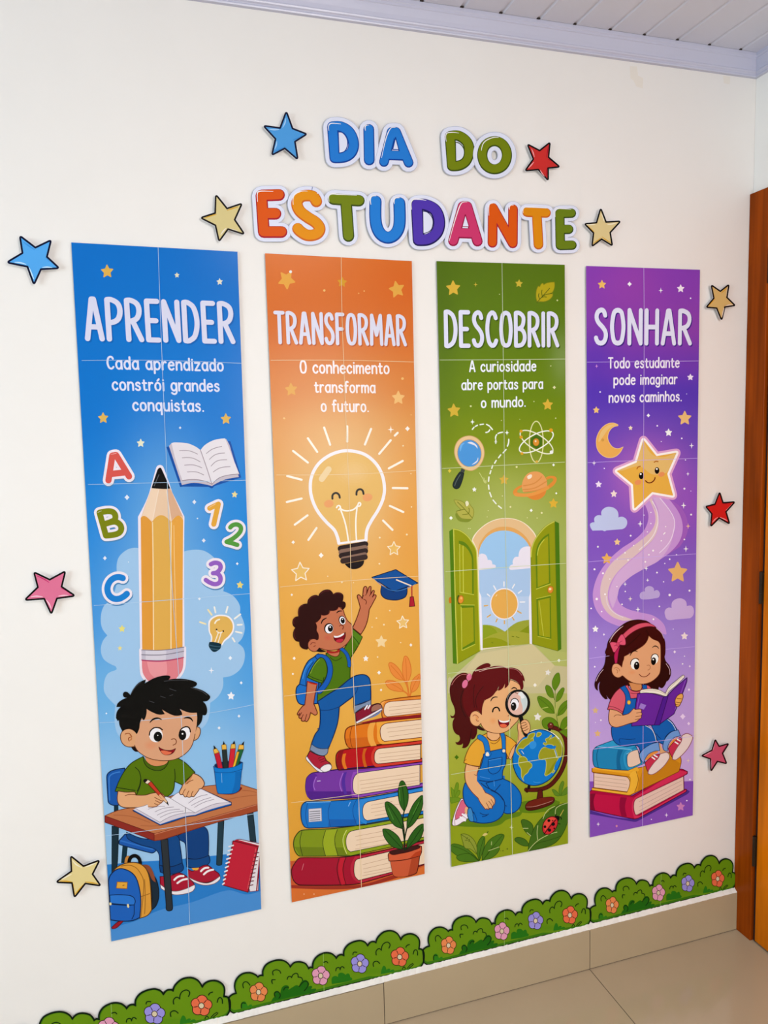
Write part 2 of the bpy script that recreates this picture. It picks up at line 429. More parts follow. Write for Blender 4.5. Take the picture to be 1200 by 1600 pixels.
# the two walls behind the photographer, each with a window
def wall_with_window(name, wname, axis, at, a0, a1, w0, w1, z0, z1):
    V, Fc = [], []; bars = []
    def b(p0, p1, q0, q1, d0=0.0, d1=0.12, V=V, Fc=Fc):
        if axis == 'x': box_geo(V, Fc, at-d1, at-d0, p0, p1, q0, q1)
        else: box_geo(V, Fc, p0, p1, at-d1, at-d0, q0, q1)
    b(a0, w0, -0.1, 2.62); b(w1, a1, -0.1, 2.62); b(w0, w1, -0.1, z0); b(w0, w1, z1, 2.62)
    struct(mesh_obj(name, V, Fc, M_WALL))
    V, Fc = [], []
    for p0, p1, q0, q1 in ((w0, w0+.04, z0, z1), (w1-.04, w1, z0, z1), (w0+.04, w1-.04, z0, z0+.04), (w0+.04, w1-.04, z1-.04, z1), ((w0+w1)/2-.02, (w0+w1)/2+.02, z0+.04, z1-.04)):
        b(p0, p1, q0, q1, 0.09, 0.118, V, Fc)
    struct(mesh_obj(wname, V, Fc, M_CORN))
wall_with_window('wall_left', 'window_1', 'x', XL, YF-.12, 0.0, -2.9, -1.1, 0.85, 2.2)
wall_with_window('wall_front', 'window_2', 'y', YF, XL, 0.12, -0.83, -0.02, 1.22, 2.28)
# floor: porcelain slabs with thin joints over a grout bed
V, Fc = [], []; V2, F2 = [], []
box_geo(V2, F2, XL, 0.10, YF, 0, -0.1, ZF-0.0012)
S = 0.592; xj = -0.507
k = -8
while xj+S*k < 0.1:
    j = 0
    while -S*j > YF:
        x0, x1 = max(XL, xj+S*k), min(0.10, xj+S*(k+1)); y1, y0 = -0.004-S*j, max(YF, -0.004-S*(j+1))
        if x1-x0 > 0.01: box_geo(V, Fc, x0+0.0012, x1-0.0012, y0+0.0012, y1-0.0012, ZF-0.006, ZF)
        j += 1
    k += 1
fl = struct(mesh_obj('floor', V, Fc, M_TILE, origin=(-2, -2, 0)))
mesh_obj('grout_bed', V2, F2, M_GROUT, fl)
# skirting tiles along the back wall, with the mortar left on their top edge
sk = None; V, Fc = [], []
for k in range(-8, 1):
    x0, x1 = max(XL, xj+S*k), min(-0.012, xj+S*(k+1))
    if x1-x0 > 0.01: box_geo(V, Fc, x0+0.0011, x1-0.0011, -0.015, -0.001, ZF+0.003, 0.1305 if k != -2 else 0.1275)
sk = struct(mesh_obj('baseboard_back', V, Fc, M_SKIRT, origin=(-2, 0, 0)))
V, Fc = [], []; box_geo(V, Fc, XL, -0.012, -0.0135, -0.0006, ZF, 0.1265)
mesh_obj('grout_line', V, Fc, M_GROUT, sk)
random.seed(3); V, Fc = [], []; n = 420; prof = []
for i in range(n+1):
    x = -2.2+(2.2-0.013)*i/n
    prof.append((x, -0.0142+random.uniform(-.0008, .0003), 0.1308+random.uniform(-.0005, .0010), 0.1420+random.uniform(-.001, .0014)))
for x, yf, z1, z2 in prof: V += [(x, yf, 0.1295), (x, yf, z1), (x, -0.0008, z2)]
for i in range(n):
    a = 3*i; Fc += [(a, a+3, a+4, a+1), (a+1, a+4, a+5, a+2)]
mesh_obj('mortar_edge', V, Fc, M_MORTAR, sk)
# plastic cornice along the back and the side wall
prof = [(0.0, 2.3965), (0.009, 2.3965), (0.010, 2.3995), (0.0085, 2.4015), (0.010, 2.4040), (0.0125, 2.4060), (0.0135, 2.4090), (0.0125, 2.4110), (0.0135, 2.4200),
        (0.0155, 2.4300), (0.0165, 2.4360), (0.0180, 2.4375), (0.0180, 2.4420), (0.0195, 2.4440), (0.0195, 2.4540), (0.0, 2.4540)]
def cornice(name, along):
    V, Fc = [], []; n = len(prof)
    for e in (0, 1):
        for d, z in prof:
            if along == 'x': V.append((XL if e == 0 else -d, -d, z))
            else: V.append((-d, -d if e == 0 else YF, z))
    for i in range(n): Fc.append((i, (i+1) % n, n+(i+1) % n, n+i))
    return struct(mesh_obj(name, V, Fc, M_CORN))
cornice('trim_1', 'x'); cornice('trim_2', 'y')
# ceiling: narrow PVC boards that run away from the wall, a raised bead at each joint and a dark groove
V, Fc = [], []; V2, F2 = [], []; B = 0.0970; x = -0.0755+B
box_geo(V2, F2, XL, 0.12, YF, 0.0, ZC+0.012, ZC+0.03)
while x > XL:
    xa, xb = x-B, x
    ps = [(xa, ZC+.0036), (xa+.0080, ZC+.0036), (xa+.0112, ZC), (xb-.0010, ZC), (xb, ZC+.0036)]
    ps = [(min(px, -0.0005), pz) for px, pz in ps]
    i = len(V); n = len(ps)
    for yy in (YF, -0.0205): V += [(px, yy, pz) for px, pz in ps]
    for q in range(n-1): Fc.append((i+q, i+n+q, i+n+q+1, i+q+1))
    x -= B
ce = struct(mesh_obj('ceiling', V2, F2, M_DARK, origin=(-2, -2, ZC)))
mesh_obj('ceiling_board', V, Fc, M_CEIL, ce)
V, Fc = [], []; x = -0.0755
while x > -2.2:
    box_geo(V, Fc, x+0.0004, x+0.0082, -0.0222, -0.0190, ZC-0.0004, ZC+0.0024); x -= B
mesh_obj('groove_end', V, Fc, M_DARK, ce)
# door in its frame on the side wall, hung next to the corner
dr = empty('door_1', (0.0, -0.45, ZF)); struct(dr)
box('jamb', M_FRAME, -0.012, 0.118, -0.0665, -0.0006, ZF, 2.104, dr, 0.0015)
box('jamb', M_FRAME, -0.012, 0.118, -0.93, -0.866, ZF, 2.104, dr, 0.0015)
box('lintel', M_FRAME, -0.0125, 0.118, -0.866, -0.0665, 2.045, 2.104, dr, 0.0015)
box('gap_shade_strip', M_DARK, 0.0, 0.117, -0.0760, -0.0665, ZF, 2.045, dr)  # dark filler between jamb and leaf, standing in for shade in the gap
leaf = box('door_leaf', M_LEAF, -0.006, 0.030, -0.866, -0.0768, ZF+0.006, 2.042, dr, 0.002)
for pz in (0.245, 1.005, 1.86):
    V, Fc = [], []
    box_geo(V, Fc, -0.0085, -0.004, -0.0775, -0.0660, pz, pz+0.088)
    n = 10; i0 = len(V)
    for zz in (pz, pz+0.029, pz+0.0295, pz+0.058, pz+0.0585, pz+0.088):
        V += [(-0.0105+0.0042*math.cos(2*math.pi*a/n), -0.0715+0.0042*math.sin(2*math.pi*a/n), zz) for a in range(n)]
    for k in (0, 2, 4):
        for a in range(n): Fc.append((i0+k*n+a, i0+k*n+(a+1) % n, i0+(k+1)*n+(a+1) % n, i0+(k+1)*n+a))
        Fc.append([i0+k*n+a for a in range(n)][::-1]); Fc.append([i0+(k+1)*n+a for a in range(n)])
    mesh_obj('hinge', V, Fc, M_METAL, dr)
# ------------------------------------------------------------------ banner 1: blue, APRENDER
KI[:] = [1.17, 1.15, 1.11]
poster('poster', 'blue paper banner headed APRENDER with a giant pencil over a boy writing at a desk',
       [(111.3, 378.8), (371, 393.3), (408.3, 1420.5), (174, 1471)],
       [(0, '0072cb'), (.22, '0078d0'), (.38, '1d86d8'), (.50, '2f8fdb'), (.62, '6aaee2'), (.74, '8fc0e8'), (.9, '9cc6e8'), (1, '9cc6e8')],
       [(258, 800, 70, 130, '7db6e2', .55), (255, 960, 95, 120, '8fc0e6', .5), (140, 560, 60, 200, '0070c8', .3), (395, 1000, 45, 160, '2f90dc', .55)])
view(100, 370, 300)
part('heading'); text('dcdcf0', 'APRENDER', 135, 655, 1070, 674, 287, .135, .085, '0a62b4')
part('caption'); text('dfe3f6', 'Cada aprendizado', 268, 829, 1000, 843, 86, .135, .055)
text('dfe3f6', 'constrói grandes', 300, 962, 975, 970, 84, .135, .055)
text('dfe3f6', 'conquistas.', 428, 1090, 877, 1096, 84, .135, .055)
for x, y, r, c in ((270, 217, 40, 'e2b250'), (706, 240, 16, 'e6e2c0'), (973, 281, 20, 'e9e4cc'), (245, 1133, 33, 'dfb458'), (1012, 1139, 33, 'dfb458')): star(c, x, y, r, -2)
view(120, 660, 280)
star('e8e6c8', 428, 139, 27, 0); star('eadb94', 1057, 483, 21, 5); star('e8d478', 1093, 1089, 24, 5)
part('sparkle_pattern'); dia('e4e8f2', (692, 36, 10), (336, 502, 19), (787, 533, 16), (850, 791, 15), (188, 909, 15), (1075, 946, 10)); dot('dfe9f4', (808, 643, 5), (346, 935, 4), (336, 502, 7))
view(130, 880, 280)
part('cloud')
F('a0c6e8', '357,-103 285,-85 230,-20 232,110! 190,240 140,285 119,350 125,430 162,483! 130,525 118,585 140,645 216,690! 222,712 165,740 140,800 145,870 215,950! 260,1180 500,1190 800,1100 850,935! 905,890 935,830 936,765! 1000,750 1055,705 1081,640 1075,575 1035,535! 1065,500 1082,440 1072,385 1049,335! 1047,280 1005,220 938,188! 942,110 905,0 850,-60 790,-88 700,-85 640,-60!')
star('eadf7c', 260, 439, 23, 0, lay=6); star('efdf88', 246, 569, 16, 0, .38, lay=6); star('f2f2f6', 990, 889, 26, 2, lay=6)
part('sparkle_pattern', lay=6); dia('f0f3f8', (778, 238, 11), (985, 635, 15), (1058, 801, 11), (1043, 1024, 11), (910, 1103, 12), (155, 1006, 7), (1030, 3, 9)); plus('f2f2f8', (858, 718, 24))
# the giant pencil
view(120, 660, 280)
pen = part('pencil_picture', lay=8)
soft('93c2e8', '60a9e0', 560, 600, 1, 1)
F('eee4ee', '556,285 578,296 606,370 640,470! 721,632! 718,943 722,1500! 732,1505 731,1590 724,1650 695,1705 640,1745 480,1745 432,1700 421,1640 417,1520! 424,1510! 414,943 410,632! 475,500 510,380 534,298')
F('e9c7a6', '500,440! 626,441! 712,634! 712,668! 428,668! 428,640!')
F('f0d3b6', '502,441! 545,441! 510,660! 432,640!'); F('dcae8c', '602,441! 626,441! 712,634! 690,625 650,640 632,668!')
L('f2dcc6', 5, '548,450! 508,655; 600,455! 632,660')
F('e6a343', '428,640! 447,626 470,635 503,668! 525,640 550,624 580,624 605,640 632,668! 655,638 685,624 712,655! 710,943 708,1516! 560,1524 438,1520! 431,943')
F('dfab50', '508,668! 525,642 550,626 580,626 605,640 632,668! 636,943 633,1518! 520,1522! 513,943'); F('e09a3c', '428,640! 445,627 470,635 503,668! 510,943 516,1522! 438,1519! 431,943')
L('f3d9a8', 6, '507,670! 511,943 514,1522'); L('f3d9a8', 6, '633,670! 630,943 631,1518'); L('f0c888', 4, '650,690! 655,1000 668,1515')
F('000004', '557,303 568,312 626,442! 595,446 545,444 500,440! 540,318'); L('5a5a60', 4, '550,350! 518,425')
er = part('eraser', pen, 36)
F('c3bccb', '433,1523! 570,1524 718,1503! 716,1575! 570,1594 434,1588!'); F('d6d0da', '460,1527! 600,1524! 596,1590! 462,1590!'); L('77707f', 4, '434,1555 570,1556 716,1532; 434,1523 570,1525 718,1504; 434,1590 570,1595 716,1573')
F('df8088', '436,1592! 570,1597 714,1573! 708,1650 685,1690 636,1735 490,1735 448,1690 438,1650'); F('e9979c', '470,1597! 600,1596! 600,1690 560,1725 500,1690 480,1650'); L('b03c66', 6, '437,1592 570,1598 713,1574')
# open book
book = part('book_picture', lay=8)
F('1650a4', '600,165! 625,157! 820,200 1018,124! 1030,130 1100,366 1085,374 925,425 905,441 880,432 720,430 692,433!')
F('c9bfc8', '617,158! 634,140! 828,190! 1000,110! 1022,150! 1085,366! 985,385 905,426! 790,405 704,420!')
F('e6dfe4', '634,138! 660,134 740,140 795,162 828,186! 868,300 905,412! 860,392 790,380 708,390! 665,262'); F('e9e3e7', '828,186! 860,150 920,118 993,107! 1040,225 1087,344! 1010,352 950,372 905,412! 868,300')
L('9d8f98', 4, '828,186! 868,300 905,415; 706,390! 785,382 860,394 904,414; 906,414! 950,374 1010,354 1086,346')
L('a79ba4', 4, '688,189! 750,190 808,212; 706,237! 770,238 826,264; 722,287! 780,285 837,304; 740,332! 800,332 850,352; 868,208! 910,178 970,161; 888,248! 930,215 990,205; 900,292! 940,258 1004,250; 914,332! 960,305 1026,296')
# letters and numbers
def cutletter(name, col, hi, w, s, ws=34, halo='efe6ee'):
    part(name, lay=8); L('4c86b8', w+ws+4, s_shift(s, 3, 7)); L(halo, w+ws, s); L(col, w, s)
    if hi: L('f6e6e0', 7, hi, taper=.8)
def s_shift(s, dx, dy):
    out = []
    for one in s.split(';'):
        out.append(' '.join('%g,%g%s' % (float(t.rstrip('!').split(',')[0])+dx, float(t.rstrip('!').split(',')[1])+dy, '!' if t.endswith('!') else '') for t in one.split()))
    return ';'.join(out)
cutletter('printed_letter', 'd9584f', '228,214! 265,207', 42, '212,388! 238,222! 262,218! 350,362;232,345! 318,336')
cutletter('printed_letter', '7b8312', '140,603! 165,592', 40, '152,604! 195,758!;152,604! 205,595 240,600 258,625 250,655 180,683!;180,683! 250,665 285,680 298,710 285,738 250,752 195,758!')
cutletter('printed_letter', '1d7fd0', None, 42, '308,1043! 285,1036 255,1040 222,1065 205,1110 216,1155 248,1180 285,1180 315,1165 335,1148')
cutletter('printed_numeral', 'e3a63c', '885,570! 930,545', 34, '890,575! 948,547! 917,682')
cutletter('printed_numeral', '53993f', None, 30, '1028,703! 1045,688 1075,684 1098,702 1092,735 1050,775 1003,800! 1035,808 1074,820')
cutletter('printed_numeral', '9460c0', None, 30, '898,950! 925,940 955,948 962,975 940,1003 912,1010! 945,1015 962,1040 955,1072 925,1083 890,1072 864,1055')
# little lamp
view(130, 880, 280)
lb = part('bulb_picture', lay=8)
F('f3eef0', '838,435 842,385 882,352 930,345 980,358 1009,402 1007,455 980,497 950,522 932,550! 850,532! 855,495 842,462')
F('e0b25a', '848,435 853,388 888,360 930,354 973,366 999,405 998,450 972,488 943,515 925,546! 860,529! 864,492 850,460')
L('f3ecd8', 8, '882,402! 893,385 912,377'); L('f5ead8', 5, '893,445! 900,462 918,466 938,455; 906,462! 882,528; 924,466! 902,536'); O('3a2c24', 893, 444, 6); O('3a2c24', 938, 455, 6)
F('12303f', '846,527! 880,528 924,540! 922,560 918,572 890,592 868,592 848,570 840,550'); L('33586a', 5, '845,548 880,556 920,560; 850,570 880,576 905,578')
L('f0eee6', 9, '878,294! 886,330; 967,292! 957,330; 1052,342! 1014,371; 1062,411! 1034,413; 1061,467! 1022,458; 1000,501! 1014,524'); L('efe0b0', 9, '836,312! 861,346; 782,394! 820,407')
# floor, chair, desk
view(150, 1180, 280)
part('floor_picture', lay=8)
F('2a7cc8', '40,735! 300,712! 600,692 1100,636! 1110,1035! 628,1134! 100,1250!'); F('4a8ed2', '90,1152! 250,1115 420,1040 640,985 880,905 1010,932 1110,905! 1112,1034! 628,1134! 100,1252!')
ch = part('chair_picture', lay=12)
part('post', ch, 12); F('15303c', '120,335! 150,338! 151,400! 120,400!'); part('leg', ch, 12); F('12303e', '178,605! 213,612! 200,722! 168,722!')
use(ch, 16); F('1b56a8', '72,150 80,122 115,100 192,86! 190,240 150,335! 105,332 82,310', '0c2c50', 5); L('3a7cc8', 6, '92,300 88,150 110,125 160,112')
part('seat', ch, 22); F('1d57aa', '155,572! 195,528! 412,600! 408,630 372,654 160,598', '0c2c50', 5); L('2f72c4', 7, '165,572 375,628 400,615')
dk = part('desk_picture', lay=26)
part('leg', dk, 26); F('1a2f3a', '107,475! 152,478! 142,735 106,790!', '0e1a22', 3); part('leg', dk, 26); F('223a46', '818,443! 857,438! 843,728 825,738 807,730', '0e1a22', 3); part('leg', dk, 26); F('1f3540', '1012,388! 1052,382! 1072,580! 1032,575!', '0e1a22', 3)
boy = part('boy_picture', lay=64)
F('d98f5e', '325,0! 490,0! 485,45 440,70 400,74 350,55')
lg = part('trousers', boy, 34)
F('123f7c', '545,540! 620,500 700,474 742,496 754,560 752,675! 690,695 605,688! 596,590 560,565', '0a2547', 4)
F('134683', '205,515! 330,560 480,545 545,540 562,600 578,722! 500,745 424,735! 408,640 300,600 215,560', '0a2547', 4)
F('134683', '603,690! 680,694 756,670! 757,722 690,752 608,748!', '0a2547', 4); F('0f3f7a', '424,735! 490,748 577,720! 580,770 500,797 430,782!', '0a2547', 4)
for sh in ('428,812! 500,806 560,788 625,825 660,868 650,890 560,908 500,905 430,865!', '617,762! 650,775 735,735 795,772 828,806 800,832 720,852 615,815!'):
    part('shoe', boy, 44); F('a81b33', sh, '4c0c18', 4)
    if sh[0] == '4':
        F('efe6e8', '428,862! 500,906 565,905 660,866! 662,888 640,914 570,932 510,930 436,892!', '6a5058', 3); L('f4eef0', 11, '524,834! 552,812 586,808; 545,856! 575,836 608,828')
    else:
        F('efe6e8', '612,812! 700,850 760,852 830,808! 830,830 790,860 720,869 650,846!', '6a5058', 3); L('f4eef0', 11, '703,776! 725,757 752,752; 722,797! 750,775 784,766')
        F('e3a53a', '640,755! 690,752! 680,768 650,768!')
part('leg', dk, 52)
F('2d3338', '434,565! 480,560! 513,1020! 505,1038 474,1036 470,1000', '15181c', 4)
use(dk, 54); F('bf7448', '60,405! 150,368 260,345 480,280 700,212 965,194! 1083,232! 1086,325! 390,525!', '6a2c18', 3); L('a8603a', 4, '980,235! 1040,240 1080,252; 860,300! 960,280 1080,265; 120,400! 240,410 360,450; 300,470! 420,470 600,420')
F('8c2c24', '60,405! 390,525! 390,572! 60,448!', '5a1a14', 3); F('a04a2c', '390,525! 1086,325! 1088,370! 740,470 460,560 390,572!', '6a2418', 3); L('c87c58', 4, '394,528! 1086,328')
sh = part('shirt', boy, 68)
F('55720c', '316,8! 240,50 200,92 160,160 128,240! 200,250 268,262! 272,268! 340,272 480,275! 515,240 526,175! 582,200! 662,114! 600,52 550,20! 490,30! 470,58 430,72 385,72 345,50', '1d2c06', 4)
F('47620a', '316,8! 325,50 350,80 400,100 445,94 475,65 485,35! 470,58 430,72 385,72 345,50'); L('1d2c06', 4, '316,10 325,52 350,82 400,101 447,94 478,60 486,30; 262,80! 290,110 300,180 272,262; 300,150! 292,200 275,240; 526,92! 530,150 526,175; 605,165! 640,135 658,125; 140,215! 200,225 262,235')
use(boy, 76)
F('e2a878', '148,238! 200,246 258,246 266,265! 330,265 380,252 430,250 458,275 455,300 400,342 330,347 200,350 160,336 143,300', '5a2e1a', 4); L('8a5030', 4, '395,280! 430,300 450,306; 400,300 430,318; 395,322 415,330; 195,270! 220,262 262,262')
use(boy, 76)
F('e2a878', '580,196! 618,160 652,120! 700,145 725,185 715,213 690,230! 672,255 655,276 625,280 600,278 570,262 558,248 575,212', '5a2e1a', 4); F('d08a50', '580,196! 620,165 652,120! 640,150 610,200!'); L('8a5030', 4, '575,262! 585,240 595,225; 605,276! 615,250 622,238; 640,272! 645,250 650,240; 650,165! 620,178 600,200')
nb = part('exercise_book', lay=82)
F('1d56a6', '246,370! 430,468! 520,441 600,414 665,405! 720,386 800,363 906,333! 906,314! 700,222! 500,285!', '0c2448', 3)
F('d6cdd6', '248,362! 430,461! 520,430 600,407 665,398! 720,376 800,351 904,323! 904,316! 706,226! 500,288!')
F('e7e2e8', '260,352! 330,335 460,278 500,288! 585,340 664,384! 600,385 510,405 428,448!', '8a8090', 2); F('e9e4ea', '500,288! 545,252 600,236 706,225! 800,270 900,316! 800,324 720,355 664,384! 585,340', '8a8090', 2)
L('9c92a0', 3, '395,378! 450,355 520,345; 410,400! 480,370 560,360; 430,415! 500,385 585,372; 620,320! 680,280 745,262; 640,335! 710,300 770,282; 660,348! 720,315 790,294; 350,360! 400,345 460,340')
use(boy, 94); F('e2a878', '380,256! 430,250 458,275 456,300 430,322 400,342 350,345! 345,300', None); L('8a5030', 4, '456,300 430,322 400,342 350,345; 392,280! 430,300 452,305; 398,302! 425,315 440,318; 392,322 415,331; 430,250 458,275 456,298')
use(boy, 94); F('e2a878', '575,215! 620,190 690,228! 672,255 655,276 640,274 625,281 608,276 595,278 582,262 566,262 558,246', None); L('5a2e1a', 4, '575,215 558,246 566,262 582,262 595,278 608,276 625,281 640,274 655,276 690,230'); L('8a5030', 4, '580,260! 588,240 598,225; 606,274! 615,250 622,238; 638,272! 643,250 650,240')
pc = part('pencil_picture', lay=102)
F('c43a24', '345,188! 368,172! 455,280! 440,290!', '4a140c', 3); F('e6d2b8', '326,182! 345,160! 368,174! 344,192!', '4a3020', 3); F('1a1414', '316,172! 322,160 338,158 346,166! 328,184!'); F('e6c096', '440,290! 456,279! 480,312! 470,318!', '5a3a20', 2); F('0a0808', '468,318! 480,310! 489,338!'); L('e2a878', 14, '430,268! 452,292')
# head
view(150, 1040, 200)
use(boy, 74)
F('1a0c08', '325,755! 365,760 400,806! 360,800')
for ear in ('385,640! 350,605 300,591 250,612 230,660 245,722 290,757 355,758 400,740!', '922,640! 916,702! 955,680 978,625 972,585 945,572!'):
    F('dba274', ear, '5a2c18', 5)
L('9c5028', 7, '275,640! 310,635 335,665; 330,668! 305,680 312,705'); F('c47a48', '300,645! 330,660 338,690 318,700 330,672')
F('d9a07a', '470,400! 430,490 395,590 375,660 362,745! 385,790 430,830 500,868 600,888 700,886 770,866 840,822 890,765 915,700 928,640 945,540 950,440! 800,390!')
L('5a2c18', 5, '362,745! 385,790 430,830 500,868 600,888 700,886 770,866 840,822 890,765 915,700 928,640')
soft('dd9068', 'd9a07a', 515, 745, 75, 55, .8)
hr = part('hair', boy, 98)
F('030304', '188,490! 192,445 205,415 232,385! 192,388! 205,350 250,315 290,300! 262,293 252,268 265,246 290,245 312,262 322,275! 345,225 400,160 468,128! 458,165! 540,118 620,94 680,92 697,104 680,130! 760,121 850,127 920,145 946,165 935,190 905,202! 990,228 1050,265 1070,295 1045,328 1002,335! 1030,368 1042,420 1030,460 1000,462! 985,530 940,578! 948,500 945,440! 870,438 785,405! 806,440 806,462! 740,468 680,446 620,410! 645,452! 590,458 520,432 475,405! 472,455 450,508 430,488! 412,535 405,590 382,642! 345,600 300,590 248,615! 222,560 215,508! 205,520!')
L('48484c', 4, '330,260! 370,200 425,150; 640,145! 760,134 860,140; 890,205 990,240 1040,275; 500,330 545,345; 605,285 650,300; 690,215 750,235; 690,280! 720,272')
ey = part('face', boy, 106)
for cx, cy, rx, ry, px_, py_, prx, pry in ((562, 650, 63, 66, 580, 664, 40, 47), (830, 634, 52, 62, 810, 650, 36, 47)):
    O('f1eef0', cx, cy, rx, ry, 12); O('0a0608', px_, py_, prx, pry)
O('f4f0f0', 579, 652, 5); O('f4f0f0', 811, 637, 8)
L('1a0c0c', 9, '500,650! 510,612 545,582 590,580 622,600; 782,630! 800,592 840,572 872,580 884,620'); L('080404', 15, '506,532! 535,502 580,491 614,504', taper=.6); L('080404', 15, '824,492! 860,485 890,496 906,520', taper=.6)
L('7a3c20', 6, '708,690! 735,684 752,702 748,728 722,743')
F('8c1620', '589,760! 610,776 650,790 700,792 746,775! 725,812 690,832 640,832 605,800', '4a0c10', 4); F('e2704c', '604,798! 640,794 690,806 708,812 680,832 640,832')
# cup of pencils
view(280, 1130, 140)
cup = part('pencil_cup', lay=104)
F('7a1c14', '500,940! 700,952 800,915 835,880 840,860 800,850!')
F('0c2a50', '470,565 500,535 600,510 780,500 838,518 830,545 760,580 600,600 520,595')
for col, dk_, s1, s2, s3 in (('c01e34', '6a1020', '470,405! 535,385! 582,600! 520,600!', '455,350! 497,334! 536,385! 470,407!', '460,292! 498,334! 464,346!'),
    ('26302f', '101414', '573,350! 634,345! 656,600! 590,600!', '568,290! 610,280 628,290! 634,346! 573,352!', '596,235! 612,280! 582,288!'),
    ('cf2634', '6a1020', '684,338! 752,332! 722,600! 658,600!', '698,278! 748,275! 753,333! 686,340!', '738,228! 748,275! 712,272!'),
    ('1f6238', '0a2c18', '788,345! 862,345! 790,560! 745,585!', '803,285! 863,290! 863,346! 788,348!', '870,236! 863,290! 832,281!')):
    part('pencil_picture', cup, 107); F(col, s1, dk_, 3); F('e9b44a', s2, '8a5a18', 3); F('0c0a0a', s3)
part('pencil_picture', cup, 112); F('e9b52e', '772,378! 804,382! 745,585! 716,585!', '8a5a18', 3)
part('cup_body', cup, 116)
F('1278c8', '460,572! 500,594 600,602 740,578 848,520! 842,610 834,640 820,770 806,880 760,925 680,942 600,944 530,938 508,910 490,800 475,660', '0c3c74', 6); F('0d68b4', '750,650! 832,640! 820,770 806,880 750,925 700,938! 740,800')
L('0c3c74', 5, '472,645! 540,660 680,655 760,640 836,612'); L('9cd0f0', 12, '568,670! 572,790', taper=.7)
# backpack, spiral notebook
view(150, 1180, 280)
bp = part('backpack_picture', lay=96)
F('1c2b38', '335,760! 375,790 410,850 420,940 402,1005 370,1035! 372,900', '0a141c', 4); F('8c4a30', '300,735! 350,735 380,775 400,850! 375,830 345,770')
L('c08038', 16, '200,720! 205,690 215,680'); L('0c0c10', 24, '222,718! 232,684 262,672 288,690 296,725')
F('dc9a3a', '112,780! 150,742 220,718 290,724 338,765 362,850 372,1035! 345,1070 290,1090!', '5a3810', 4); L('9a6424', 4, '170,740! 240,738 285,770 320,850 300,1080; 300,945! 360,925; 325,830 330,960 325,1060')
F('1f60b8', '84,850 98,800 148,760 205,766 255,800 282,855 300,960 292,1085! 240,1106 160,1108 97,1100!', '0a2448', 5); F('2a74cc', '92,935! 170,932 240,942 262,970 255,1000! 215,1000 95,990!', '0a2448', 4); L('0a2448', 4, '98,995! 150,1000 210,1003; 255,1000! 255,1060 240,1095; 215,1005 240,1000')
F('e2a43a', '142,846! 211,848! 207,892! 136,888!', '8a5a18', 3); L('8a5a18', 5, '180,870! 188,868'); L('e6d8a0', 12, '214,1000! 216,1012; 97,990! 97,996')
F('9c1c2c', '104,1152! 150,1112 184,1108! 140,1152 112,1160', '4a0c14', 3)
nt_ = part('notebook_picture', lay=96)
F('e6dfe2', '940,566! 965,562 1098,592! 1086,905! 1030,912!', '7a2030', 3); F('b01c34', '905,580! 940,562! 1094,604! 1085,615!')
F('bf2338', '918,572! 1086,612! 1018,916! 850,868!', '5a0c18', 4); L('d65a62', 4, '1070,625! 1015,890')
L('eae2e6', 8, ';'.join('%d,%d! %d,%d' % (918-6.6*k, 602+28*k, 890-4.6*k, 610+28*k) for k in range(10))); L('6a2030', 5, ';'.join('%d,%d! %d,%d' % (1090-5*k, 650+27*k, 1062-5*k, 655+27*k) for k in range(9)))
L('8c1024', 10, '1095,690! 1075,905', taper=.3)
seams('247,385.5 252,530 259,700 268,900 282,1100 296.5,1442', ['128,563.5! 240,563 384,568', '138,757! 254,754 390,750', '147,946! 255,938 395,927', '156,1129! 285,1120 400,1100', '163,1306! 285,1290 404,1270'], 'b4d2ec', 0.6)
flush()
# ------------------------------------------------------------------ banner 2: orange, TRANSFORMAR
KI[:] = [1.15, 1.11, 1.05]
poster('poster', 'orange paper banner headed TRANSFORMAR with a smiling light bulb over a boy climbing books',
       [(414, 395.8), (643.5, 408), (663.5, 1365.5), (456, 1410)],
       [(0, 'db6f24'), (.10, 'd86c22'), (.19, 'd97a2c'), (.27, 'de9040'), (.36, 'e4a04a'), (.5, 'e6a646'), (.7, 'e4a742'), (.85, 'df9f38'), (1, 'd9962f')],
       [(540, 760, 105, 135, 'ecc68a', .8), (640, 440, 60, 40, 'd65f1c', .5), (640, 820, 40, 120, 'e89a34', .5), (545, 1000, 60, 130, 'ecb45a', .5)])  # pale bulb glow widened to stand in for window glare on the paper
view(405, 385, 270)
part('heading'); text('dddcec', 'TRANSFORMAR', 110, 683, 1024, 698, 240, .135, .085, 'b8521c')
part('caption'); text('f6ecec', 'O conhecimento', 282, 884, 906, 889, 94, .135, .055)
text('f6ecec', 'transforma', 382, 1018, 809, 1021, 88, .135, .055)
text('f6ecec', 'o futuro.', 428, 1151, 763, 1153, 90, .135, .055)
for x, y, r, c, a in ((190, 232, 62, 'e7a43c', 176), (576, 249, 33, 'd99e22', 4), (956, 299, 56, 'e5a844', -12), (222, 994, 44, 'e3a446', -4), (966, 1052, 46, 'f0bd74', 0)): star(c, x, y, r, a)
part('sparkle_pattern'); dot('f0c070', (452, 306, 8), (729, 310, 5), (691, 326, 4), (995, 918, 9), (1055, 1170, 4), (175, 1195, 6)); dot('f6efe8', (218, 176, 10))
view(420, 640, 250)
part('sparkle_pattern'); plus('fbf4ea', (915, 150, 30)); dia('fbf4ea', (1040, 143, 20), (183, 995, 15), (392, 1093, 21)); dot('f6e2b8', (115, 65, 6), (1007, 271, 6), (832, 960, 7), (1035, 937, 7), (829, 1156, 6), (1066, 480, 4), (1070, 730, 5))
bulb = part('bulb_picture', lay=4)
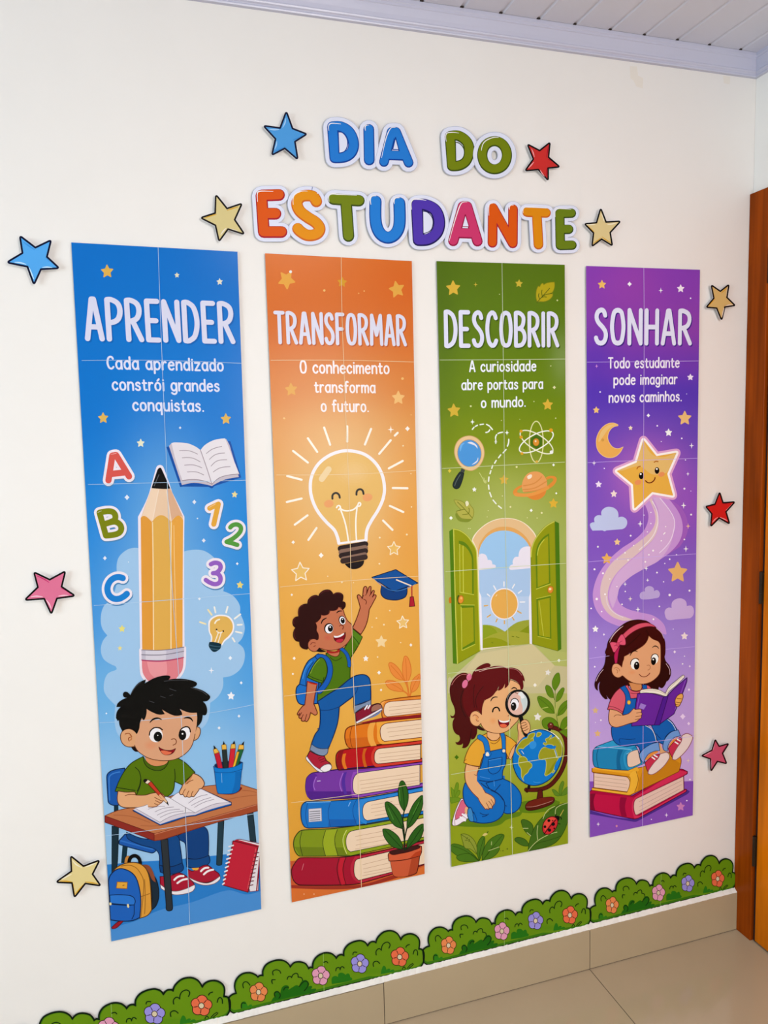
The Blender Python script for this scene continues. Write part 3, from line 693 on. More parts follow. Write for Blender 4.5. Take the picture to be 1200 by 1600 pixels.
RAYS = '415,135! 460,264; 588,125! 588,240; 767,145! 721,262; 293,215! 363,317; 914,230! 828,332; 182,310! 293,397; 1004,385! 900,441; 138,498! 246,526; 930,588! 1040,590; 135,693! 246,667; 908,722! 1008,768; 195,863! 290,793; 857,832! 927,902; 297,977! 358,888; 945,195! 966,174'
L('fbf3e2', 14, RAYS)
GL_ = '525,1002! 514,955 490,902 430,842 366,762 326,675 311,590 322,498 370,410 450,346 540,313 620,310 720,337 800,402 850,490 867,590 856,670 820,752 770,832 737,900 729,978!'
F('e8ba6a', GL_); soft('eec684', 'e8ba6a', 640, 470, 160, 120, .8); L('f6f0f2', 24, GL_); L('f6f0f2', 14, '525,1004! 729,978')
L('f0d4a2', 46, '448,448! 397,520')
O('eda468', 450, 706, 36, 29, -8); O('eda468', 740, 659, 37, 29, -8)
L('fbf4e6', 9, '508,735 523,719 537,733 524,750!'); L('fbf4e6', 9, '535,740 565,757 605,758 640,746 665,720 676,698 688,705 682,722 664,724'); L('fbf4e6', 9, '540,755! 575,860 598,996; 662,728! 652,850 658,990')
L('35322f', 13, '477,668! 480,638 503,625 524,636 532,661; 657,638! 662,609 683,597 702,606 710,632')
bs = part('bulb_base', bulb, 26)
L('2f2222', 44, '538,1042! 724,1009'); L('8a6a5a', 44, '545,1070! 722,1038'); L('2f2222', 42, '545,1096! 724,1060'); L('8a6a5a', 36, '556,1122! 720,1088'); L('3a2a28', 40, '556,1136! 722,1106')
F('1f1819', '568,1156! 716,1130! 705,1165 672,1190 630,1196 596,1184')
star('ecbc64', 938, 1044, 54, 0, line='f8ead0', lw=6); 
view(430, 880, 240)
star('eabb66', 198, 70, 78, -4, line='f8ead8', lw=7); star('ecc070', 997, 464, 52, -4, line='f8ead0', lw=6); star('f3d49c', 829, 614, 46, 0); star('f6efe8', 708, 745, 22, 0)
part('sparkle_pattern'); dia('f8f0e6', (129, 247, 11), (148, 743, 14), (138, 865, 10), (811, 855, 17), (827, 990, 11), (1060, 639, 14)); dot('f4dcb0', (521, 149, 7), (895, 370, 6), (791, 429, 6), (849, 480, 7), (757, 499, 5), (800, 733, 6), (410, 102, 5), (980, 620, 5), (612, 152, 4), (815, 5, 6))
part('cap_picture', lay=2)
F('0d3c7c', '832,175! 925,222! 1027,172! 1022,255 965,285 900,286 850,270 826,235', '08203f', 5); F('134f96', '755,110! 942,50! 1115,155! 925,222!', '08203f', 5); L('3a78b8', 4, '765,114! 925,215 1100,158')
L('ecdcc4', 8, '948,130! 1066,178'); L('a81a2c', 7, '1068,178! 1068,266'); F('b01e30', '1054,264! 1080,262! 1090,335! 1048,339!', '5a0c18', 4)
pl = part('plant_picture', lay=2)
LV = 'e88a3c'
L('de7c30', 9, '1000,905! 1030,960 1042,1045; 1028,930! 1040,990 1048,1045; 1000,998! 1030,1020 1042,1048; 1062,1008! 1050,1048')
for q in ('890,780 925,785 970,830 995,880 1000,912! 950,900 910,860 893,820', '1018,725 1050,770 1062,850 1045,910 1026,936! 1000,880 993,820 1000,765', '864,925 900,915 960,935 990,968 1001,1002! 950,1000 900,985 870,955', '1130,868 1128,930 1105,985 1060,1012! 1058,960 1075,910 1105,880'): part('leaf', pl, 8); F(LV, q, 'd8742c', 4)
part('leaf_vein', pl, 11); L('d8742c', 4, '905,800! 960,860 998,908; 1018,745! 1025,840 1026,930; 880,930! 950,965 1000,1000; 1122,885! 1085,950 1062,1008')
# stack of books
view(430, 1060, 240)
def book_pic(col, edge, cover, pages, lines, bands=(), lay=14, label=None):
    b = part('book_picture', lay=lay); F(col, cover, edge, 6)
    for bc, bp_ in bands: F(bc, bp_)
    part('page_block', b, lay+8); F('efd3b4', pages, edge, 4); L('c9a284', 3, lines)
    return b
book_pic('e58a30', '8a3a10', '1160,133! 960,155 850,176 818,200! 832,240 836,300 862,316! 1160,280!', '1160,160! 905,180 864,196 849,230 852,280 876,300! 1160,268!', '890,225! 1150,196; 890,250! 1150,222; 900,280! 1150,250', [('f0a650', '1160,136! 960,158 870,175 845,200 850,290! 835,230 822,200 850,178 960,158')])
part('book_shadow', lay=20); F('8c1a22', '640,352! 838,306! 1160,282! 1160,304! 720,350!')
b2 = book_pic('df761c', '6a2008', '560,392 600,372 720,350 1160,304! 1160,482! 860,516 600,546 566,530 546,480 546,425', '1160,318! 872,350 832,372 820,412 830,470 854,492! 1160,458!', '870,390! 1150,355; 880,420! 1150,388; 890,455! 1150,420', [('d0661a', '550,470! 760,455! 790,520! 600,545 566,530!'), ('eca446', '740,349! 785,342! 768,400 770,470 792,524! 748,530! 725,480 722,400'), ('f0a43c', '790,342! 1160,306! 1160,318! 872,350 832,372 820,412 830,470 854,492! 1160,460! 1160,480! 840,514 800,480 795,400')], 22)
use(b2, 30); L('8a3a10', 4, '600,378! 585,440 590,500 602,540')
b3 = book_pic('b8141a', '4a060c', '480,590 510,562 700,530 1145,485! 1145,508! 830,545! 1145,625! 1145,650! 800,692 500,716 482,690 474,640', '1135,515! 812,548 782,572 774,612 780,652 804,668! 1135,632!', '810,590! 1130,555; 815,620! 1130,585; 820,645! 1130,612', [('8c0f16', '500,566 540,556! 520,620 525,700 500,714! 480,660'), ('e07820', '530,590! 555,585! 545,640 562,705! 540,708! 520,650'), ('cc6018', '690,550! 718,545! 700,600 718,690! 695,692! 680,620'), ('d23a2c', '780,536! 1145,487! 1145,507! 812,548 782,572 774,612 780,652 804,668! 1145,628! 1145,648! 790,690 755,650 752,590')], 22)
b4 = book_pic('74349c', '2c0c4c', '252,770 300,736 560,704 1158,650! 1158,668! 800,720! 1158,820! 1158,842! 640,932! 300,950 262,930 240,880 240,812', '1130,672! 655,738 618,768 605,830 616,890 652,908! 1130,832!', '660,800! 1120,735; 665,830! 1120,765; 670,860! 1120,795; 670,885! 1120,815', [('5a2090', '252,770 300,740 330,760! 300,800 300,880! 262,930 240,880 240,812'), ('4e1a84', '245,882! 590,882! 600,930! 300,950 262,930!'), ('502a98', '535,735! 560,730! 545,800 560,900! 540,905! 520,820'), ('9046b4', '610,730! 655,726 1158,655! 1158,668! 655,738 618,768 605,830 616,890 652,908! 1158,825! 1158,840! 640,928 600,890 592,800')], 22)
use(b4, 31); L('a468cc', 5, '320,770! 300,830 310,870; 530,740! 505,820 520,880'); L('f0e6f4', 6, '328,802! 352,800', taper=.5)
view(440, 1190, 230)
part('floor_picture', lay=1); F('c9562a', '60,812! 1170,712! 1170,920! 80,1152!'); F('9c3020', '72,1006! 640,1004 900,930 1140,868! 1120,900 900,962 590,1034 75,1030!'); F('d86e2e', '75,1034! 590,1036 860,975 1170,850! 1170,920! 80,1152!'); O('eab48a', 183, 1080, 5); O('eab48a', 264, 1080, 5)
b5 = book_pic('1270c2', '06284e', '165,360 205,326 420,320 660,298 1170,203! 1170,232! 760,318! 1170,392! 1170,425! 700,512 230,542 182,525 158,450', '1170,236! 712,325 672,352 660,402 670,458 698,481! 1170,398!', '730,385! 960,345; 730,415! 900,385; 760,440! 880,418; 730,355! 900,325', [('0c5cae', '385,470! 610,470! 610,520! 380,530!'), ('2a86d4', '640,308! 700,300 1170,210! 1170,232! 712,325 672,352 660,402 670,458 698,481! 690,510! 640,480 620,400')], 12)
use(b5, 20); L('0a4a90', 4, '212,340! 195,440 215,530; 400,325! 380,420 400,535; 610,310! 580,400 612,515'); L('8cc4ee', 4, '560,330! 545,362; 205,332! 400,326')
part('library_label', b5, 24); F('d3d0d8', '220,386! 324,378! 328,484! 222,492!', '6a7a90', 3); L('6a6870', 5, '230,408! 312,402; 230,428! 312,420; 230,445! 312,438; 230,462! 312,455; 232,478! 312,472')
b6 = book_pic('7f9216', '2a3606', '112,610 165,560 420,545 600,522 1170,425! 1170,450! 760,545! 1170,600! 1170,635! 560,768! 150,770 112,735 97,670', '1170,456! 592,560 546,582 524,640 534,710 562,736! 1170,612!', '600,610! 940,545; 610,640! 860,598; 605,680! 900,625; 600,712! 860,668', [('6a7c10', '105,695! 540,700! 530,765! 150,770!'), ('98a81e', '360,560! 455,552! 435,630 455,765! 360,768! 338,660'), ('8ca01a', '520,555! 600,535 1170,430! 1170,452! 592,560 546,582 524,640 534,710 562,736! 1170,618! 1170,632! 560,765! 510,720 500,620')], 12)
use(b6, 20); L('2a3606', 4, '165,570! 150,660 170,765; 358,562! 336,660 358,768; 455,555! 432,640 460,766'); L('dce07a', 4, '530,560! 500,640 530,750')
b7 = book_pic('a3102c', '3c040e', '100,840 155,784 560,772 1170,640! 1170,666! 800,762! 1170,800! 1170,838! 640,992 500,1006 150,1006 100,972 80,895', '1170,664! 652,786 606,803 590,860 596,930 628,968! 1170,832!', '660,840! 900,780; 665,875! 880,825; 670,905! 890,862; 660,930! 890,885', [('c01a2e', '480,785! 520,782! 500,860 520,1000! 490,1004! 462,880'), ('b8243a', '600,770! 660,768 1170,648! 1170,668! 652,786 606,803 590,860 596,930 628,968! 1170,822! 1170,836! 640,990! 580,950 562,860')], 12)
use(b7, 20); L('3c040e', 4, '470,785! 452,880 480,1004; 525,782! 500,880 525,1000'); L('e69aa0', 5, '180,832! 165,885', taper=.6)
pot = part('pot_picture', lay=36)
F('b04626', '886,808! 1000,800 1126,764! 1102,900 1060,925 985,938 930,936 908,918', '4a120c', 5); F('cc5a36', '886,808! 1000,800 1060,785! 1030,930! 985,938 930,936 908,918')
F('d25e38', '868,760 880,742 1000,716 1110,684 1140,690! 1140,735 1130,765! 1000,800 875,810!', '4a120c', 5); F('b8401f', '1090,740! 1140,720! 1130,765! 1040,790!'); F('3a1816', '882,746 950,712 1060,692 1126,690 1080,720 980,746', '4a120c', 4)
gp = part('plant_picture', lay=46)
L('142a10', 8, '1000,400! 988,470 998,560 1000,715; 985,540! 1000,640 1005,715; 1022,540! 1005,620 1002,715; 1018,708! 1004,720')
for q in ('980,155 1012,190 1033,270 1026,340 1000,406! 965,350 950,270 955,200', '850,328 900,345 960,410 986,480 986,546! 920,520 870,450 845,370', '1150,278 1150,350 1120,440 1070,512 1022,546! 1025,470 1060,370 1110,300', '828,548 880,555 950,610 988,690 985,713! 900,690 840,620 825,570', '1158,512 1150,580 1120,640 1060,682 1018,713! 1030,640 1070,570 1120,520'): part('leaf', gp, 50); F('2c5f1a', q, '10240c', 4)
part('leaf_vein', gp, 53); L('10300c', 4, '980,180! 995,300 1000,400; 865,345! 930,440 984,540; 1140,300! 1080,430 1024,540; 845,562! 920,640 984,710; 1145,530! 1080,630 1020,710'); L('4a8a30', 5, '960,230! 965,320; 870,380! 910,470; 1120,330! 1070,430')
# climbing boy
view(430, 880, 240)
boy = part('boy_picture', lay=40)
SK, SO = 'c3714e', '5a1a12'
F(SK, '604,505! 640,420 664,345! 652,300 640,258 650,246 666,256 680,276! 690,195 704,181 716,192 714,236! 734,184 748,184 746,242! 764,212 775,219 760,264! 778,246 789,258 762,312 735,360! 722,440 702,500 668,556!', SO, 5)
L(SO, 4, '680,278! 684,262 692,250; 714,236! 706,250; 744,240! 736,256; 690,280! 710,295 708,320')
bpk = part('backpack_picture', boy, 43)
F('174f9a', '300,760! 400,760! 400,980! 330,1096! 230,1100!')
F('1a69bd', '345,712 300,735 258,765 222,830 196,915 190,945! 166,975 164,1040 182,1090 218,1106! 330,1096! 340,900 330,780!', '082848', 6); L('0a3460', 5, '192,945! 240,960; 300,770! 250,850 240,960'); L('3a8ad8', 6, '215,900! 240,820 285,765')
sh = part('shirt', boy, 48)
F('4d7310', '396,702! 440,700 495,690! 548,652 605,512! 680,576! 645,650 590,736! 586,810 585,905! 500,970 420,1022 330,1078! 335,1010 375,900 400,800!', '1c2e06', 5)
F('54801a', '606,516! 678,576! 645,650! 610,600!'); L('1c2e06', 4, '606,570! 640,610 655,635; 430,735! 470,760 520,735')
F(SK, '404,682! 470,690 498,668! 502,705 480,728 440,722 408,700', SO, 4); F('a82420', '404,682! 470,690 498,668! 500,692 450,704 408,698')
part('backpack_strap', boy, 58); L('082848', 46, '335,730! 385,738 420,780 428,850 402,930 345,1000'); L('1759b2', 36, '335,730! 385,738 420,780 428,850 402,930 345,1000'); part('backpack_strap', boy, 58); L('082848', 30, '512,664! 555,705 575,760 578,800'); L('1759b2', 22, '512,664! 555,705 575,760 578,800')
part('sleeve', boy, 64); F('4f7612', '350,738 305,785 250,890! 300,915 362,936! 390,900 405,850 400,790 380,748', '1c2e06', 5); L('1c2e06', 4, '258,875! 310,900 365,918; 370,930! 380,890'); L('8aa840', 4, '345,750! 300,805 275,860')
tr = part('trousers', boy, 52)
view(430, 1060, 240)
F('14589f', '330,180! 420,120 500,70 580,5 640,-25 700,-28 735,0 745,60 747,168! 690,188 615,216! 612,138! 500,222! 490,330 465,420 410,556! 340,545 280,522! 310,440 345,385 350,250', '06244a', 6)
L('0a3a72', 5, '612,138! 640,90 645,60; 345,245! 410,248 500,222; 345,385! 330,395; 425,520! 445,470')
F('7d8ea8', '612,214! 680,196 748,164! 748,202! 690,222 618,272!', '2a3a58', 4); F('7d8ea8', '284,512! 340,545 412,546! 400,592 350,602 270,556!', '2a3a58', 4)
part('shoe', boy, 60); F('86182f', '624,272! 700,226 760,206 800,196 826,206 836,236! 720,296 632,342!', '3a0814', 5); F('a06a58', '750,264! 752,224 790,200 826,206 836,236!', '3a0814', 4); F('eee6ea', '630,338! 720,292 830,230! 836,242 740,300 634,354!', '5a4858', 3); F('6a82b0', '634,354! 740,304 836,244! 800,284 720,316!'); L('f2ecf0', 9, '700,240! 718,212; 724,234! 740,208')
part('shoe', boy, 60); F('aa1b33', '270,566! 330,596 384,606! 400,640 430,664 438,692! 418,722 360,730 300,692 244,618!', '3a0814', 5); F('f0e8e6', '348,714 372,682 410,668 436,676 438,702 415,724 372,730', '5a4858', 4); F('eee6ea', '246,606! 300,676 352,712 372,730 330,722 268,662 240,628', '5a4858', 3); L('6a0c1c', 4, '335,625! 360,612; 345,640! 380,625; 355,655! 395,640')
use(boy, 66); F(SK, '250,22! 328,42! 310,130 300,196! 318,238 328,272 312,286 292,276 276,266! 264,310 246,336 232,330! 222,334 206,330 206,306! 192,312 184,298 192,272! 174,284 180,260 210,220 230,205! 240,130', SO, 5); L(SO, 4, '232,330! 240,300 246,280; 206,310! 218,282; 192,290! 206,265'); L('c02820', 7, '256,26! 290,40 326,46')
view(440, 900, 160)
F(SK, '395,545! 420,530 455,490 460,455! 510,458 550,440 565,405! 640,395 668,356! 722,400! 745,470 775,525 820,570 832,620 826,690 790,760 740,815 680,850 600,868 520,866 460,848 440,842! 400,882 350,876 315,842 308,790 335,748 375,735 412,748! 430,735 428,680 408,640 410,590', SO, 6)
soft('c8604a', SK, 540, 722, 60, 45, .8); L('7a2c20', 7, '340,800! 360,780 395,785; 375,825! 395,815')
hr = part('hair', boy, 84)
F('2e0709', '300,860 245,850 212,815 205,770! 165,760 135,715 135,655 158,605! 130,575 128,520 150,485 195,470! 190,420 205,365 250,330 300,322! 310,275 350,235 400,220 430,232! 450,195 500,162 560,160 595,190 603,212! 640,192 690,195 722,225 715,295! 745,310 750,350 730,385 715,394! 690,365 666,358! 640,390 600,405 560,400! 545,440 510,458 460,450! 455,490 430,520 395,545! 410,590 408,640 430,690 425,740 412,748! 370,735 330,745 310,790 312,840'); F('1c0a0a', '440,840! 470,860 530,885! 460,892 400,882!')
L('5a2024', 6, '318,300! 350,250 400,232; 455,210! 500,178 555,172; 200,450! 208,375 250,342; 622,212! 660,200 700,212; 145,560! 140,520 160,492; 148,640! 145,690 165,735')
part('face', boy, 92)
O('140608', 552, 612, 54, 62, 12); O('f3eef0', 557, 617, 46, 54, 12); O('0c0608', 571, 614, 30, 38); O('f4f0f0', 568, 597, 9)
O('140608', 709, 518, 40, 54, -14); O('f3eef0', 712, 521, 34, 47, -14); O('0c0608', 715, 522, 24, 34, -10); O('f4f0f0', 712, 506, 6)
L('1c0808', 13, '464,556! 482,516 524,492; 644,432! 668,412 704,410', taper=.4); L('7a2c20', 7, '676,586! 700,576 722,590 712,622')
F('7a0e1a', '608,712! 660,712 715,690 744,658! 744,710 722,755 690,778 650,772 622,750', '3a060c', 5); F('c02c3c', '636,760 680,738 722,742 700,772 668,778'); F('f6f0ee', '610,698! 660,700 712,674 732,668! 722,690 672,716 620,720')
seams('533,402 534,484 539,620 545,765 548,892 552,1060 560,1240 564.6,1388', ['423,563! 533,563 647.5,565.7', '432,742! 545,741 652,735', '438,917! 548,907 656,900', '444,1087.6! 552,1073 660,1062', '455,1254! 561,1240 664,1221'], 'f0d4a4', 0.6)
flush()
# ------------------------------------------------------------------ banner 3: green, DESCOBRIR
KI[:] = [1.10, 1.03, 0.96]
poster('poster', 'green paper banner headed DESCOBRIR with an open arched door above a girl with a globe',
       [(682, 408), (882.5, 413.8), (887.5, 1318), (705.3, 1354.5)],
       [(0, '567000'), (.10, '5c7800'), (.20, '688200'), (.28, '7a8c08'), (.36, '94a035'), (.46, 'a2ae55'), (.60, 'a4b05c'), (.72, 'aeb05a'), (.82, 'a2a634'), (.92, '8f981c'), (1, '86921a')],
       [(790, 800, 70, 60, 'b2b866', .6), (690, 480, 25, 200, '4a6400', .5), (790, 1060, 70, 50, 'cdbf90', .7), (880, 560, 18, 40, '9aac70', .35)])
view(675, 400, 220)
part('heading'); text('dfdcee', 'DESCOBRIR', 108, 788, 1082, 783, 334, .135, .085, '3a5204', h1=312)
part('caption'); text('efeef4', 'A curiosidade', 316, 991, 890, 984, 100, .135, .055, '4e6606')
text('efeef4', 'abre portas para', 250, 1146, 948, 1135, 98, .135, .055, '4e6606')
text('efeef4', 'o mundo.', 416, 1298, 800, 1287, 96, .135, .055, '4e6606')
for x, y, r, c, a in ((181, 275, 62, 'd9ae38', -2), (741, 235, 32, 'c9ac34', 4), (986, 1268, 46, 'd9ae38', 0), (187, 1318, 56, 'd2ac34', -4)): star(c, x, y, r, a)
part('sparkle_pattern'); plus('d8b43c', (372, 243, 22)); dia('e6e0a8', (1042, 1120, 16)); dot('d8d890', (575, 326, 4), (1068, 378, 7), (330, 1280, 8), (869, 1240, 5), (1012, 937, 5))
part('leaf_picture', lay=1)
F('b3a016', '897,392! 886,350 890,290 905,258 918,262! 930,240 945,232 952,244! 985,228 1044,222! 1045,262 1030,305 1010,318! 1028,322 1026,345 1000,372 960,388 920,388!', '7c7a0c', 4); L('4c5a08', 5, '894,396! 940,345 985,295 1002,275; 940,345! 935,310 938,290; 918,368! 908,340 912,320; 950,338! 985,325 1020,320; 935,352! 955,348 975,350')
view(685, 640, 210)
part('sparkle_pattern'); plus('f2f0e4', (304, 110, 27), (612, 206, 26), (512, 288, 20)); dia('f4f4ea', (1028, 494, 14), (112, 968, 19), (828, 900, 16), (1052, 747, 11), (304, 110, 16), (612, 206, 15)); dia('dcc040', (100, 547, 18)); dot('e2dca0', (643, 869, 8), (698, 512, 9), (922, 922, 9), (571, 771, 5), (881, 968, 5), (444, 902, 4), (562, 97, 4), (1047, 77, 6), (435, 958, 4), (726, 87, 3), (793, 965, 4), (268, 1062, 4), (284, 1062, 4))
star('f4f2ea', 321, 714, 20, 0); star('d6ac40', 585, 627, 42, 0); star('dcae34', 1027, 838, 42, 0)
part('dashed_trail', lay=1); L('f0f0e0', 10, '303,176! 318,158; 330,150! 348,140; 372,134! 402,130; 430,132! 455,146; 462,154! 482,178; 458,180! 445,198 424,204; 572,202! 548,207 532,214; 520,224! 512,240 510,258; 512,270! 512,300; 628,266! 626,296 616,326; 604,356! 578,386; 556,404! 537,430; 516,454! 502,478; 484,500! 476,524; 468,546! 460,572; 451,602! 447,640; 447,674! 451,710; 458,740! 472,778; 488,808! 514,840; 536,860! 562,880')
L('c8cc7a', 5, '366,565! 420,656; 400,625! 420,656 424,630; 405,610 420,645')
mg = part('magnifier_picture', lay=1)
F('e6c08c', '277,234 330,248 375,285 402,335 410,395 395,455 360,510 310,542 265,542 215,520 170,465 145,400 146,340 170,285 215,248', 'c89a5c', 4); O('4b93d2', 277, 390, 106, 122, -6, 'b88a50', 5); F('e4dfe6', '258,296! 290,288 320,300 345,325 349,350! 325,322 290,308!'); L('e4dfe6', 9, '354,430! 345,460 302,490', taper=.7); L('6fb0e2', 18, '195,370! 205,320 230,300', taper=.6)
F('3a403c', '205,525! 238,538! 228,566! 195,556!'); F('1f2a2a', '190,556! 228,568! 214,630 190,690 165,708 138,698 128,670 150,615', '10181a', 4); L('5a6462', 5, '195,580! 160,640 145,680')
at = part('atom_picture', lay=1)
def ring(cx, cy, rx, ry, rot, col, w):
    p = circle_pts(cx, cy, rx, ry, rot, 40); put(ribbon([to_px(q) for q in p], w*PR.s, True), col)
F('456a08', '880,215! 925,255! 925,320! 880,355! 825,320! 825,255!'); ring(874, 288, 62, 184, 0, 'e2dc9c', 9); ring(874, 288, 66, 168, 62, 'f4f2e2', 10); ring(876, 290, 66, 168, -58, 'eeeacb', 10)
O('d98f2c', 872, 291, 27, 33, 0, 'b06a14', 4); O('f0d4b0', 868, 282, 8, 10); O('dc9c22', 1005, 184, 17); O('dc9c22', 738, 193, 14); O('dc9c22', 738, 246, 15); O('f2efe6', 1010, 380, 16); O('dc9c22', 746, 392, 13); O('dcb044', 878, 465, 12)
sp = part('planet_picture', lay=1)
F('df8a34', '960,604! 1000,592 1045,600 1056,630 1025,680 960,720 880,756 790,776 700,776 668,752 672,720 710,688 755,668! 745,690 715,712 702,732 720,744 780,748 860,735 950,695 1010,650 1025,625 1010,612 965,630!')
F('e49c58', '858,552 910,562 950,600 970,650 966,710 945,765 905,798 858,806 815,790 790,775! 860,755 960,715! 755,735! 745,680 760,620 800,570'); F('de8434', '780,770! 870,756 965,710! 950,760 905,798 858,806 815,792!'); L('d68a44', 8, '760,680! 850,660 900,625 920,600; 755,715! 860,700 950,650 968,640; 765,735! 880,720 968,690')
L('e59644', 30, '690,758! 780,764 880,742 975,698'); F('f0dcc4', '790,600! 815,580 835,582! 830,608 800,622!')
part('leaf_picture', lay=1)
F('7f8c2a', '158,925 156,960 185,995 235,1005 275,1000 300,975! 220,960!'); F('b0aa48', '138,806! 190,812 232,835 242,862! 250,820 270,830 290,860! 312,890 315,930 300,978! 250,978 205,970 175,940 160,910! 195,895 200,890! 160,850', '86882a', 4); L('6e7418', 5, '170,825! 235,890 300,965; 235,890! 200,897 165,905; 270,930! 240,935 215,937; 270,930! 276,900 272,880'); F('e8e0b8', '240,830! 255,815 272,835 262,860 248,862')
# arched doorway
view(690, 800, 200)
pa = part('path_picture', lay=1)
F('c4b98a', '320,1340! 370,1300! 845,1235! 1000,1340! 1180,1440! 1180,1700! 60,1700! 60,1560!'); F('cfc08f', '340,1330! 850,1240! 960,1350! 1060,1440! 900,1640! 240,1640! 210,1500!')
F('a9b25e', '40,1480! 130,1425! 350,1300! 300,1370! 90,1560!'); F('b2b664', '870,1250! 1090,1300! 1180,1320! 1180,1450! 1060,1440!')
dw = part('doorway_picture', lay=8)
F('f2e0c4', '300,340! 285,262 330,185 420,108 510,68 600,56 690,66 780,105 860,180 892,240! 860,330! 850,1238! 830,1236! 820,1232! 372,1292! 345,1290!'); F('e2ba86', '292,262! 340,185 430,110 515,74 600,62 690,72 775,110 850,185 884,238! 850,320 838,420! 340,420! 335,360')
F('e0a45a', '345,400! 345,330 370,270 430,195 510,150 590,138 670,150 750,195 810,260 842,330 840,420!')
F('ece6ee', '352,740! 372,790 378,900! 384,1295! 366,1296! 352,1000!'); F('ece6ee', '834,740! 820,790 818,900! 826,1232! 850,1240! 848,1000!')
sk = part('sky_view', dw, 16)
F('9cc4e6', '348,450! 352,370 375,300 430,228 505,186 590,174 670,188 750,232 810,300 832,370! 832,560! 350,560!'); F('a9c4e2', '350,540! 832,525! 830,760! 818,800! 820,1130! 382,1130! 372,790! 354,750!'); F('b7cbe4', '374,800! 818,790! 820,1130! 382,1130!')
F('e5dce6', '350,400! 380,390 415,405 432,450! 465,455 475,490! 505,500 505,520 480,530! 350,546!'); F('e9e0e8', '832,324! 780,325 735,355 720,420! 685,425 665,465 670,490! 640,505 634,530 650,544! 832,526!')
hl = part('hills_view', dw, 24)
F('9aa032', '384,1058! 450,1060 520,1080 594,1122! 650,1070 720,1030 820,1010! 824,1235! 384,1278!'); F('8a9a1c', '384,1062! 440,1066 500,1100 525,1140! 384,1190!'); F('848f10', '720,1130! 820,1060! 822,1140!')
F('a2a232', '384,1195! 470,1150 580,1120 690,1118 822,1138! 824,1232! 384,1278!'); F('909612', '384,1200! 460,1178 560,1195 650,1245! 384,1278!'); L('606c0a', 5, '660,1165! 676,1168; 700,1168! 725,1178; 470,1222! 480,1228')
sn = part('sun_picture', dw, 32)
O('efe6ea', 587, 860, 133, 148); O('e2a850', 587, 861, 124, 138); L('f4e4c0', 6, '508,790! 518,775', taper=.4)
L('f0ecec', 9, '488,692! 508,728; 584,655! 584,695; 683,678! 663,712; 748,738! 720,760; 778,843! 736,844; 428,770! 452,790'); L('e0a848', 9, '398,880! 430,876; 428,984! 458,964; 510,1028! 520,1004; 588,1046! 588,1020; 678,1012! 662,988; 744,948! 710,928')
for side in (0, 1):
    d = part('door_leaf_picture', lay=20)
    if side == 0:
        F('4c7808', '72,180! 110,155! 130,400! 150,1425! 106,1420!', None); F('8f9408', '106,157! 170,170 240,220 290,290 322,350 330,420! 362,1300! 145,1425! 125,900!', '6a7406', 4); L('c8c84c', 7, '108,160! 170,174 240,224 290,292 322,352 330,420! 360,1296; 112,170! 130,900 148,1420')
        F('5c7c08', '160,268! 220,288 270,350 296,430 300,772! 175,758!', None); F('9a9a10', '168,300! 220,325 260,375 282,440 286,765! 178,752!', None); L('c4c440', 6, '168,302! 172,752! 300,774; 200,320! 204,750')
        F('5c7c08', '178,870! 306,872! 312,1236! 188,1296!', None); F('9a9a10', '184,900! 296,894! 302,1210! 196,1272!', None); L('c4c440', 6, '182,890! 190,1298! 312,1240; 178,870! 306,872')
        F('c8701c', '66,830 74,800 88,796! 92,850! 75,855', None); O('3c5a06', 160, 822, 16, 44, -5); F('de8a2c', '162,800 180,782 200,795 204,825 192,850 172,855 158,840', 'b0641a', 4); O('f0b060', 184, 808, 10, 12)
    else:
        F('46740a', '1060,85! 1100,105! 1122,1285! 1088,1305! 1060,600!', None); F('8f9408', '1060,85! 985,125 920,190 870,265 842,340! 836,420! 850,1235! 1090,1303! 1075,800!', '6a7406', 4); L('c8c84c', 7, '1056,90! 985,130 922,194 872,268 846,342 838,420')
        F('5c7c08', '1008,200! 950,240 900,310 880,400! 888,722! 1020,672!', None); F('9a9a10', '998,225! 950,262 912,325 895,405! 900,705! 1006,664!', None); L('c4c440', 6, '888,722! 1020,674; 960,260 915,325 897,405')
        F('5c7c08', '888,812! 1022,782! 1028,1194! 900,1166!', None); F('9a9a10', '902,828! 1012,804! 1016,1178! 912,1156!', None); L('b8b834', 6, '915,840! 955,1160; 890,812! 1022,782; 904,1166! 1024,1192')
        F('de8a2c', '995,722 1005,702 1028,696 1044,712 1042,740 1022,760 998,748', 'b0641a', 4); O('f4d8a0', 1016, 722, 12, 11)
# ground, plants
view(695, 1130, 200)
gd = part('ground_picture', lay=4)
F('75901a', '40,690! 100,700 180,740! 60,760!'); F('8d9a1a', '30,770! 200,720 700,700 1160,640! 1160,1125! 60,1350!'); F('5c7c14', '60,900! 160,900 560,850 720,830 700,870 580,905 520,950 420,972 200,970 60,960!'); F('5c7c14', '715,740! 780,725 1060,700 1078,745 1040,800 900,835 760,842 700,820'); F('7c9420', '1000,700! 1080,680 1160,640! 1160,760! 1060,730!')
def sprig(name, leaves, col, edge, lay, veins=None, parent=None):
    g = part(name, parent, lay)
    for q in leaves: F(col, q, edge, 4)
    if veins: L(edge, 4, veins)
    return g
sprig('plant_picture', ['58,600! 90,640 100,700! 70,690', '118,556 128,600 110,670 95,702! 88,650 98,590', '135,628 140,660 110,700 96,702! 105,660', '40,700! 120,695 150,720 60,750!'], '6a8c1c', '5a7a14', 10)
sprig('plant_picture', ['1010,620 1050,640 1080,680! 1040,680 1018,650', '1110,545 1108,600 1085,680! 1070,640 1080,580', '1160,590! 1120,620 1090,680! 1130,670 1160,650!'], '5c8020', '4c7018', 10)
view(790, 1050, 180)
